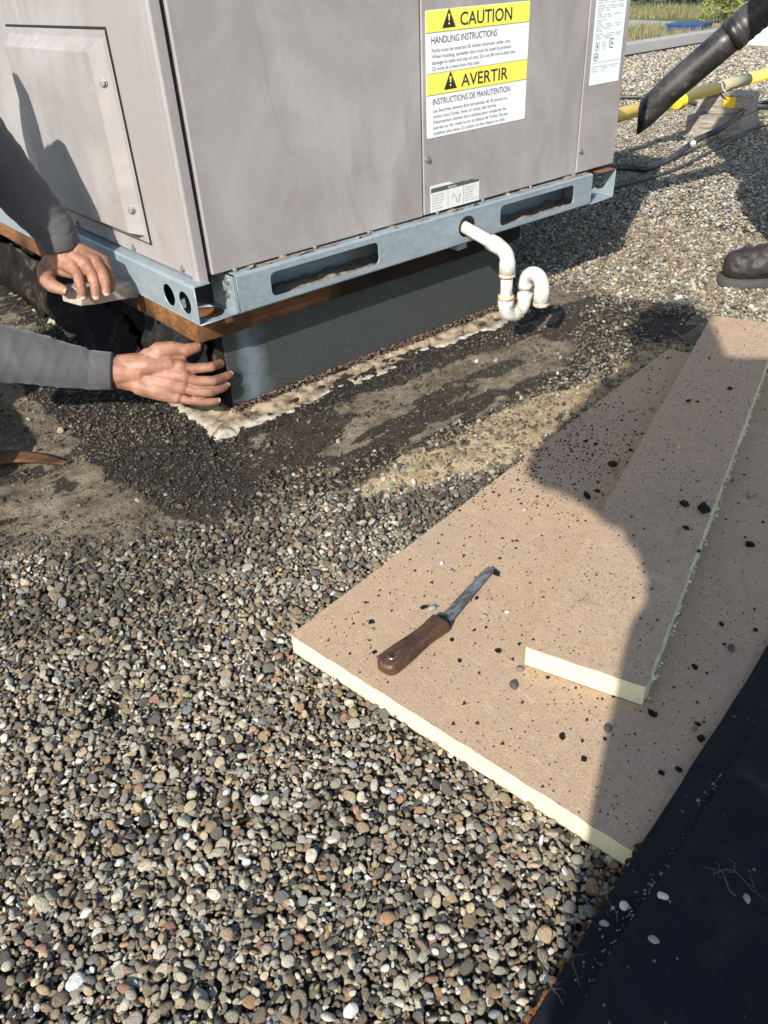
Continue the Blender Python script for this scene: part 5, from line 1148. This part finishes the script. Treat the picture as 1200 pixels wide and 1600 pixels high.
bn = empty('container', gq(1067, 58), 'dark blue container with white and red stripes on the far lot', 'container')
def facing(px0, py0, px1, wd, z0, z1, dep, off=0.):
    a = gq(px0, py0); c = gq(px1, py0); d_ = (c - a); d_.z = 0; d_.normalize(); n_ = Vector((-d_.y, d_.x, 0)); m_ = MB()
    P = [a - n_ * off, c - n_ * off, c + n_ * dep, a + n_ * dep]; m_.hexa([(p.x, p.y, GZ + z0) for p in P], [(p.x, p.y, GZ + z1) for p in P]); return m_
dist = (gq(1067, 58) - Vector(CAM)).length; ppm = FPX / dist * .9; hgt = 11 / ppm
facing(1040, 58, 1094, 0, .15, hgt, 2.0).build('container_body', 'bin_blue', bn)
facing(1038, 58, 1096, 0, hgt, hgt + .12, 2.1, .06).build('container_rim', 'bin_blue', bn)
facing(1053, 58, 1081, 0, hgt * .42, hgt * .58, .01, .03).build('stripe', 'paint_red', bn)
facing(1054, 58, 1077, 0, hgt * .12, hgt * .34, .01, .03).build('stripe', 'paint_white', bn)
def tree(px, py, hgt_, rad, mat, name, label, nl, leaf, cat='tree'):
    p = gq(px, py); root = empty(name, p, label, cat, 'growth beyond the road'); r_ = random.Random(int(px * 7 + py))
    m_ = MB(); pts_ = [p + Vector((r_.uniform(-.1, .1) * k, r_.uniform(-.1, .1) * k, hgt_ * .8 * k / 5)) for k in range(6)]; m_.tube(pts_, [rad * .06 * (1 - k / 7) for k in range(6)], 7)
    for k in range(9):
        a = r_.uniform(0, 6.28); q = pts_[1 + k % 4]; m_.tube([q, q + Vector((math.cos(a) * rad * .4, math.sin(a) * rad * .4, hgt_ * .12)), q + Vector((math.cos(a) * rad * .8, math.sin(a) * rad * .8, hgt_ * .3))], [rad * .03, rad * .02, rad * .008], 5)
    m_.build('trunk', 'bark', root)
    cl = [(Vector((r_.gauss(0, .45), r_.gauss(0, .45), 0)) * rad + Vector((0, 0, r_.uniform(.12, .95) * hgt_)), r_.uniform(.2, .42) * rad) for _ in range(22)]
    V = []; Fs = []
    for k in range(nl):
        c, cr = r_.choice(cl); d_ = Vector((r_.gauss(0, 1), r_.gauss(0, 1), r_.gauss(0, 1))).normalized() * cr * r_.random() ** .4; q = p + c + d_; u = Vector((r_.gauss(0, 1), r_.gauss(0, 1), r_.gauss(0, 1))).normalized(); v = u.orthogonal().normalized(); s_ = leaf * r_.uniform(.6, 1.4)
        o_ = len(V); V += [q - u * s_, q + v * s_ * .5, q + u * s_, q - v * s_ * .5]; Fs.append((o_, o_ + 1, o_ + 2, o_ + 3))
    m_ = MB(); m_.add(V, Fs); m_.build('crown', mat, root)
names = ['brownish bare scrub tree', 'green leafy tree', 'pale yellow green bush']
for k, (px, py, h_, rd, mt) in enumerate([(955, 6, 9, 4, 'leaf_a'), (1000, 10, 7, 3.2, 'leaf_a'), (1040, 8, 8, 3, 'leaf_b'), (1075, 9, 8, 3.2, 'leaf_b'), (1105, 8, 9, 3.4, 'leaf_b'), (1135, 11, 7, 3, 'leaf_b'), (1170, 10, 9, 4, 'leaf_a'), (1215, 12, 8, 3.5, 'leaf_b'), (1260, 12, 8, 3.5, 'leaf_a')]):
    tree(px, py, h_, rd, mt, 'scrub_tree', f"{'green leafy' if mt == 'leaf_a' else 'brownish scrub'} tree beyond the far grass, {['leftmost, half behind the unit', 'first right of the unit edge', 'second right of the unit edge', 'above the blue container', 'just right of the blue container', 'left of the black tube', 'behind the black tube', 'right of the black tube', 'farthest right'][k]}", 1500, .28)
tree(1128, 38, 3.0, 1.6, 'leaf_c', 'shrub', 'pale yellow green shrub beside the road near the black tube', 900, .14, 'shrub')
tree(1146, 30, 3.4, 1.8, 'leaf_c', 'shrub', 'taller yellow green shrub just above the black tube', 900, .15, 'shrub')
# tall weeds between the parapet and the road
V = []; Fs = []
def weeds(n_, px0, px1, py0, py1, h0, h1):
    for k in range(n_):
        p = gq(random.uniform(px0, px1), random.uniform(py0, py1)); h_ = random.uniform(h0, h1); a = random.uniform(0, 6.28); l_ = Vector((random.gauss(0, .25), random.gauss(0, .25), 1)) * h_; s_ = Vector((math.cos(a), math.sin(a), 0)) * .03
        o_ = len(V); V.extend([p - s_, p + s_, p + l_ * .6 + s_ * .7, p + l_, p + l_ * .6 - s_ * .7]); Fs.append((o_, o_ + 1, o_ + 2, o_ + 3, o_ + 4))
weeds(4500, 960, 1250, 48, 70, .25, .8); weeds(5000, 960, 1260, 12, 30, .25, .7)
m_ = MB(); m_.add(V, Fs); m_.build('tall_weeds', 'weed', None, kind='stuff', label='tall dry green weeds beyond the parapet', cat='weeds')
# ------------------------------------------------------------------ gravel
PAL = np.array([(.26, .243, .195), (.19, .172, .130), (.36, .338, .275), (.52, .49, .43), (.145, .118, .085), (.22, .17, .11), (.33, .255, .165), (.085, .077, .068), (.13, .122, .11), (.28, .175, .095), (.27, .15, .105), (.036, .034, .032), (.44, .37, .27), (.17, .18, .185)])
PW = np.array([13, 14, 12, 9, 12, 12, 8, 8, 8, 4, 2, 6, 7, 4], float); PW /= PW.sum()
pts = []; rots = []; scls = []; cols = []; idxs = []
def emit(x, y, z, rot, sc_, col):
    pts.append((x, y, z)); rots.append(rot); scls.append(sc_); cols.append(col); idxs.append(random.randrange(12))
GS = .002; gx0, gy0, gx1, gy1 = -1.0, -1.45, 1.9, 1.0
HX = np.arange(gx0, gx1, GS); HY = np.arange(gy0, gy1, GS); MX, MY = np.meshgrid(HX, HY)
HM = ground_z(MX, MY) + 0.
BR_, DK_, TF_, ED_, YL_ = masks(MX, MY); B1M = in_board1(MX, MY, -.012); SD_ = polysd(MX, MY, BARE); UNIT_ = (MX > .0) & (MY > -.0) & (MX < .92)
HOLE_ = np.exp(-((MX + .455) ** 2 + (MY + .49) ** 2) / .035 ** 2) + .8 * np.exp(-((MX + .395) ** 2 + (MY + .46) ** 2) / .02 ** 2)
# what the photograph and a step to the side can see
CZ = (MX - CAM[0]) * RM[2][0] + (MY - CAM[1]) * RM[2][1] - CAM[2] * RM[2][2]; CXX = ((MX - CAM[0]) * RM[0][0] + (MY - CAM[1]) * RM[0][1] - CAM[2] * RM[0][2]) / np.maximum(CZ, .05) * FPX
CYY = ((MX - CAM[0]) * RM[1][0] + (MY - CAM[1]) * RM[1][1] - CAM[2] * RM[1][2]) / np.maximum(CZ, .05) * FPX
VIS0 = (CZ > .3) & (np.abs(CXX) < 800) & (CYY < 1000); VIS_ = (CZ > .25) & (np.abs(CXX) < 1250) & (CYY < 1300)
ny, nx = HM.shape
def drop(N_, dens, size_fn, tries, sink, colfn, zmax):
    P_ = (dens * VIS_ * ~B1M).ravel(); cum = np.cumsum(P_); tot = cum[-1]; N_ = int(N_ * tot / max(1e-9, (dens * VIS0 * ~B1M).sum()))
    cand = np.searchsorted(cum, rng.random(N_ * tries) * tot).reshape(N_, tries)
    sz = size_fn(N_); jit = rng.random((N_, 2)) * GS; asp = rng.uniform(.65, 1, N_); fl = rng.uniform(.48, .75, N_); rz = rng.uniform(0, 2 * PI, N_); tilt = rng.normal(0, .45, (N_, 2)); C_ = colfn(N_)
    for i in range(N_):
        r_ = sz[i]; k = max(1, int(r_ * .62 / GS)); best = None
        for c in cand[i]:
            iy, ix = divmod(int(c), nx)
            if iy < k or ix < k or iy >= ny - k or ix >= nx - k: continue
            W_ = HM[iy - k:iy + k + 1, ix - k:ix + k + 1]; h_ = .55 * W_.max() + .45 * W_.mean()
            if best is None or h_ < best[0]: best = (h_, iy, ix)
        if best is None or best[0] > zmax: continue
        h_, iy, ix = best; c3 = r_ * fl[i] * .8; z = h_ + c3 * (1 - sink)
        yy, xx = np.ogrid[-k:k + 1, -k:k + 1]; d2 = (xx * xx + yy * yy) * (GS / (r_ * .95)) ** 2
        capz = z + c3 * np.sqrt(np.clip(1 - d2, 0, 1)) * .8
        W_ = HM[iy - k:iy + k + 1, ix - k:ix + k + 1]; np.maximum(W_, np.where(d2 < 1, capz, -1), out=W_)
        emit(HX[ix] + jit[i, 0], HY[iy] + jit[i, 1], z, (tilt[i, 0], tilt[i, 1], rz[i]), (r_, r_ * asp[i] * 1.2, r_ * fl[i] * 1.5), C_[i])
def colgen(gain=1., dirt=0., w=None):
    def f(n_):
        c = PAL[rng.choice(len(PAL), n_, p=PW if w is None else w)] * np.array([[1.03, 1.01, .945]]) * rng.uniform(.75, 1.25, (n_, 1)) * gain * 1.46
        d = rng.random((n_, 1)) * dirt; return np.clip(c * (1 - d) + np.array([(.085, .068, .048)]) * d, .01, .75)
    return f
def lognorm(med, sg, lo, hi): return lambda n_: np.clip(np.exp(rng.normal(math.log(med), sg, n_)), lo, hi)
main = np.clip(1 - BR_ - .85 * YL_, 0, 1) * (1 - .93 * np.clip(HOLE_, 0, 1)) * ~UNIT_
drop(46000, main, lognorm(.0040, .36, .0018, .0085), 2, .25, colgen(1., .25), .022)
drop(26000, main, lognorm(.0039, .33, .0022, .0085), 3, .05, colgen(1.06), .030)
drop(17000, main, lognorm(.0027, .28, .0017, .0040), 4, .0, colgen(1., .1), .022)
near = BR_ * ss(-.08, .0, SD_) * (1 - DK_) * ~UNIT_
drop(2200, near, lognorm(.0036, .3, .0018, .007), 2, .45, colgen(.9, .6), .03)
drop(520, BR_ * (1 - DK_ * .6) * ~UNIT_, lognorm(.0036, .4, .0018, .008), 1, .35, colgen(1.0, .3), .03)
dk = np.clip(DK_ + TF_ * .9 + YL_ * .12 + ED_ * .3, 0, 1) * ~UNIT_
drop(8500, np.clip(dk + .05 * BR_ * ~UNIT_, 0, 1), lognorm(.0019, .40, .0009, .0048), 1, .55, colgen(.55, .7), .03)
drop(900, YL_ * .6 + TF_ * .35, lognorm(.0036, .28, .002, .0065), 1, .6, colgen(1., .6), .03)
def clods(n_): return np.clip(np.array([(.085, .068, .048)]) * rng.uniform(.35, 2.6, (n_, 1)), .008, .4)
drop(9000, BR_ * ~UNIT_ * ss(.38, .56, fbm(MX, MY, 16, 4, 91)), lognorm(.0017, .5, .0008, .0052), 1, .35, clods, .03)
# farther ballast toward the roof edge: thinner sampling, same stones
def scatter(N_, poly, med, hi):
    xs = np.array([p[0] for p in poly]); ys = np.array([p[1] for p in poly]); x = rng.uniform(xs.min(), xs.max(), N_ * 3); y = rng.uniform(ys.min(), ys.max(), N_ * 3)
    cz = (x - CAM[0]) * RM[2][0] + (y - CAM[1]) * RM[2][1] - CAM[2] * RM[2][2]; cx = ((x - CAM[0]) * RM[0][0] + (y - CAM[1]) * RM[0][1] - CAM[2] * RM[0][2]) / np.maximum(cz, .05) * FPX
    ok = (polysd(x, y, poly) < 0) & (np.abs(cx) < 1000) & (cx > 150) & ~((x < gx1) & (y < gy1) & (x > gx0)); x = x[ok][:N_]; y = y[ok][:N_]; n_ = len(x)
    r_ = lognorm(med, .33, .003, hi)(n_); C_ = colgen(1.5, .05)(n_); t = rng.normal(0, .35, (n_, 2)); rz = rng.uniform(0, 6.28, n_); zz_ = rng.uniform(-.006, .008, n_)
    for i in range(n_): emit(x[i], y[i], zz_[i], (t[i, 0], t[i, 1], rz[i]), (r_[i], r_[i] * rng.uniform(.7, 1), r_[i] * rng.uniform(.6, .9)), C_[i])
scatter(72000, [(1.1, 1.0), (1.9, -1.0), (3.2, -.8), (4.2, .2), (3.8, 2.2), (2.0, 2.0)], .0046, .010)
scatter(52000, [(2.0, 2.0), (3.8, 2.2), (4.2, .2), (7, 0.), (9.5, 1.5), (9.5, 3.5), (3.0, 3.5)], .0082, .016)
pa = np.array(pts); cols = np.array(cols); dE = np.clip(polysd(pa[:, 0], pa[:, 1], BARE), 0, None)
stain = ss(.46, .62, fbm(pa[:, 0], pa[:, 1], 9, 4, 55) + .22 * ss(.26, .0, dE)) * ss(.34, .12, dE) * (pa[:, 0] < .6) * (pa[:, 1] < .1) * ss(.0, .04, polysd(pa[:, 0], pa[:, 1], YELB))   # tar-stained stones
cols = cols * (1 - .72 * stain * rng.uniform(.3, 1, len(pa)))[:, None]
gm = bpy.data.meshes.new('gravel'); gm.from_pydata(pts, [], [])
for nm_, ty, dat, key in (('rot', 'FLOAT_VECTOR', rots, 'vector'), ('scl', 'FLOAT_VECTOR', scls, 'vector')):
    a = gm.attributes.new(nm_, ty, 'POINT'); a.data.foreach_set(key, np.array(dat, np.float32).ravel())
a = gm.attributes.new('col', 'FLOAT_COLOR', 'POINT'); a.data.foreach_set('color', np.concatenate([np.array(cols), np.ones((len(cols), 1))], 1).astype(np.float32).ravel())
a = gm.attributes.new('idx', 'INT', 'POINT'); a.data.foreach_set('value', np.array(idxs, np.int32))
gravel = link('gravel', gm, None, 'loose multicoloured pea gravel ballast covering the roof', 'gravel', None, 'stuff')
ng = bpy.data.node_groups.new('gravel_scatter', 'GeometryNodeTree'); ng.is_modifier = True
ng.interface.new_socket('Geometry', in_out='INPUT', socket_type='NodeSocketGeometry'); ng.interface.new_socket('Geometry', in_out='OUTPUT', socket_type='NodeSocketGeometry')
A = ng.nodes.new; gi = A('NodeGroupInput'); go = A('NodeGroupOutput'); iop = A('GeometryNodeInstanceOnPoints'); jn = A('GeometryNodeJoinGeometry'); sm = A('GeometryNodeSetMaterial'); sm.inputs['Material'].default_value = MT['pebble_gravel']
def na(nm_, ty): q = A('GeometryNodeInputNamedAttribute'); q.data_type = ty; q.inputs['Name'].default_value = nm_; return q.outputs[0]
for p in protos:
    oi = A('GeometryNodeObjectInfo'); oi.transform_space = 'ORIGINAL'; oi.inputs['Object'].default_value = p; oi.inputs['As Instance'].default_value = True; ng.links.new(oi.outputs['Geometry'], jn.inputs[0])
ng.links.new(gi.outputs[0], iop.inputs['Points']); ng.links.new(jn.outputs[0], iop.inputs['Instance']); iop.inputs['Pick Instance'].default_value = True
ng.links.new(na('idx', 'INT'), iop.inputs['Instance Index']); ng.links.new(na('rot', 'FLOAT_VECTOR'), iop.inputs['Rotation']); ng.links.new(na('scl', 'FLOAT_VECTOR'), iop.inputs['Scale'])
ng.links.new(iop.outputs[0], sm.inputs['Geometry']); ng.links.new(sm.outputs[0], go.inputs[0])
print('pebbles', len(pts))

# the gravel's scatter goes last, so that earlier evaluations stay quick
gravel.modifiers.new('scatter', 'NODES').node_group = ng
